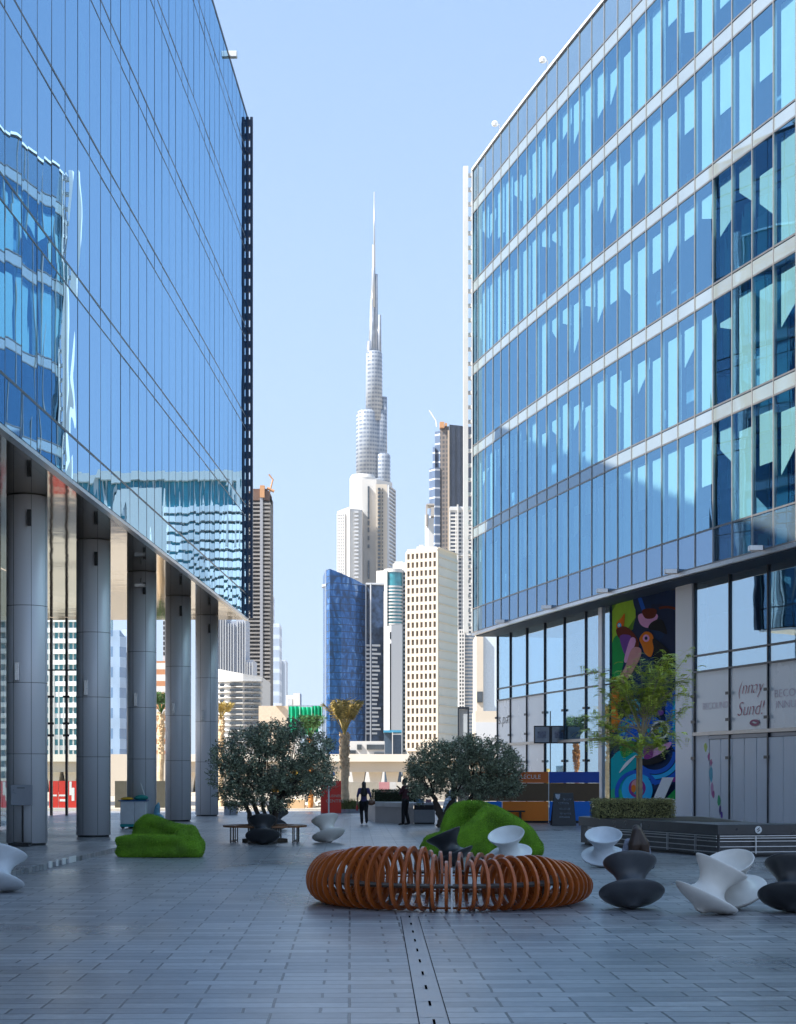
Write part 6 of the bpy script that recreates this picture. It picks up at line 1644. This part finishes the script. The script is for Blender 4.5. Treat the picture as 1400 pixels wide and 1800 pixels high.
def people():
    # woman walking away with a bag
    Z = 62.0; x = gx(640, Z)
    T, R, J = person('woman with long dark hair walking away, dark top, black trousers, bag on arm', (x, Z, 0), 1.56, 0.05,
        dict(knl=V((-.09, .10, .52)), anl=V((-.08, -.02, .10)), knr=V((.09, .02, .50)), anr=V((.10, -.16, .13)), elr=V((.26, -.03, 1.13)), wrr=V((.28, .12, .98)), ell=V((-.25, -.04, 1.14)), wrl=V((-.26, .02, .90))),
        dict(tn='black', trousers=(.008, .008, .010), pn='navy', top=(.07, .06, .16), hn='black', hair=(.008, .006, .005)), .9)
    b = blob([('e', (0, 0, 0), (.16, .07, .10)), ('e', (0, 0, .03), (.15, .06, .09))], .015, 3)
    M = R @ Matrix.Translation((.30, .10, .86)); b.v = [tuple(M @ V(v)) for v in b.v]
    s = MB().tube([M @ V((-.10, 0, .08)), M @ V((-.05, 0, .19)), M @ V((.05, 0, .19)), M @ V((.10, 0, .08))], .012, 6); b.add(s)
    o = b.build('handbag', mat('tan_leather', (.16, .07, .04), .5), smooth=True); tag(o, "brown handbag hanging from the walking woman's right arm", 'bag')
    M = R @ Matrix.Translation((-.27, .06, .66)); b = blob([('e', (0, 0, 0), (.05, .09, .12))], .012, 2); b.v = [tuple(M @ V(v)) for v in b.v]
    b.add(MB().tube([M @ V((0, -.05, .1)), M @ V((0, 0, .19)), M @ V((0, .05, .1))], .008, 5))
    o = b.build('carrier_bag', mat('red_plastic', (.6, .05, .04), .5), smooth=True); tag(o, "small red carrier bag in the walking woman's left hand", 'bag')
    # man standing, turned to the left, hand to chin
    Z = 61.2; x = gx(713, Z)
    person('man in dark maroon shirt standing beside the grey counter, one arm raised', (x, Z, 0), 1.68, 1.15,
        dict(knl=V((-.12, .03, .50)), anl=V((-.16, .02, .09)), knr=V((.11, .02, .50)), anr=V((.20, -.04, .09)), elr=V((.20, .16, 1.20)), wrr=V((.06, .26, 1.34)), ell=V((-.20, .12, 1.16)), wrl=V((.05, .24, 1.14)), head=V((0, .04, 1.57))),
        dict(tn='black', trousers=(.008, .008, .010), pn='maroon', top=(.11, .035, .045), hn='black', hair=(.008, .006, .005), long=True), 0)
    # woman sitting on the paving, seen from behind
    Z = 32.0; x = gx(1121, Z)
    person('seated woman with long brown hair seen from behind, beside the dark planter', (x, Z, 0), 1.66, 0.1,
        dict(hip=V((0, 0, .14)), chest=V((0, .05, .50)), neck=V((0, .06, .66)), head=V((0, .09, .80)), hpl=V((-.10, .03, .12)), hpr=V((.10, .03, .12)), knl=V((-.34, .28, .14)), knr=V((.34, .28, .14)), anl=V((.10, .42, .09)), anr=V((-.10, .46, .09)), tol=V((.22, .40, .06)), tor=V((-.22, .44, .06)), ell=V((-.25, .10, .38)), wrl=V((-.16, .32, .30)), elr=V((.25, .10, .38)), wrr=V((.16, .32, .30))),
        dict(tn='denim', trousers=(.03, .05, .10), pn='pale', top=(.30, .32, .40), hn='brown', hair=(.045, .022, .012)), 1.35, True)
people()

# ================================================================== haze, light, camera
def haze():
    o = MB().b2(-900, 900, -80, 3050, -1.2, 900).build('haze', None if False else MATS.setdefault('hz', bpy.data.materials.new('haze_air'))); o['kind'] = 'stuff'; o['label'] = 'thin pale air haze over the city'
    m = MATS['hz']; m.use_nodes = True; t = m.node_tree
    for n in list(t.nodes): t.nodes.remove(n)
    out = t.nodes.new('ShaderNodeOutputMaterial'); v = t.nodes.new('ShaderNodeVolumePrincipled'); v.inputs['Density'].default_value = HAZE; v.inputs['Color'].default_value = (.80, .88, 1, 1); v.inputs['Anisotropy'].default_value = .2
    L(t, v, 0, out, 'Volume')
HAZE = .00004
haze()
sun_dir = Vector((-1, -.36, 1.15)).normalized()
el = math.asin(sun_dir.z)
w = bpy.data.worlds.new('World'); SC.world = w; w.use_nodes = True; t = w.node_tree
sk = t.nodes.new('ShaderNodeTexSky'); sk.sky_type = 'NISHITA'; sk.sun_disc = False; sk.sun_elevation = el; sk.sun_rotation = math.atan2(sun_dir.x, sun_dir.y)
sk.air_density = 1.1; sk.dust_density = .2; sk.ozone_density = 1.0; sk.altitude = 0
bg = t.nodes['Background']; bg.inputs['Strength'].default_value = .148
# desert haze evens the sky out: bright horizon rolls off towards a pale blue
dv = t.nodes.new('ShaderNodeVectorMath'); dv.operation = 'DIVIDE'; dv.inputs[1].default_value = (1.55, 1.55, 1.8); L(t, sk, 0, dv, 0)
ad = t.nodes.new('ShaderNodeVectorMath'); ad.operation = 'ADD'; ad.inputs[1].default_value = (1, 1, 1); L(t, dv, 0, ad, 0)
dd = t.nodes.new('ShaderNodeVectorMath'); dd.operation = 'DIVIDE'; L(t, sk, 0, dd, 0); L(t, ad, 0, dd, 1); mu = t.nodes.new('ShaderNodeVectorMath'); mu.operation = 'MULTIPLY'; mu.inputs[1].default_value = (.70, .85, 1.0); L(t, dd, 0, mu, 0); L(t, mu, 0, bg, 0)
ld = bpy.data.lights.new('sun', 'SUN'); ld.energy = 2.2; ld.angle = radians(.53); ld.color = (1, .95, .87)
lo = bpy.data.objects.new('sun', ld); COL.objects.link(lo); lo.rotation_euler = (-sun_dir).to_track_quat('-Z', 'Y').to_euler(); lo.location = (-30, -20, 60)
cd = bpy.data.cameras.new('camera'); cam = bpy.data.objects.new('camera', cd); COL.objects.link(cam)
cam.location = (0, 0, EYE); cam.rotation_euler = (pi/2, 0, 0); cd.sensor_fit = 'HORIZONTAL'; cd.sensor_width = 36; cd.lens = F/1400*36
cd.shift_y = (HY-900)/1400; cd.clip_start = .1; cd.clip_end = 9000
SC.camera = cam
SC.view_settings.view_transform = 'Standard'; SC.view_settings.look = 'None'; SC.view_settings.gamma = 1; SC.view_settings.exposure = 2.45
SC.cycles.use_denoising = True
SC.cycles.max_bounces = 10; SC.cycles.transparent_max_bounces = 16; SC.cycles.glossy_bounces = 6; SC.cycles.diffuse_bounces = 4
SC.cycles.volume_bounces = 0; SC.cycles.caustics_reflective = False; SC.cycles.sample_clamp_indirect = 8
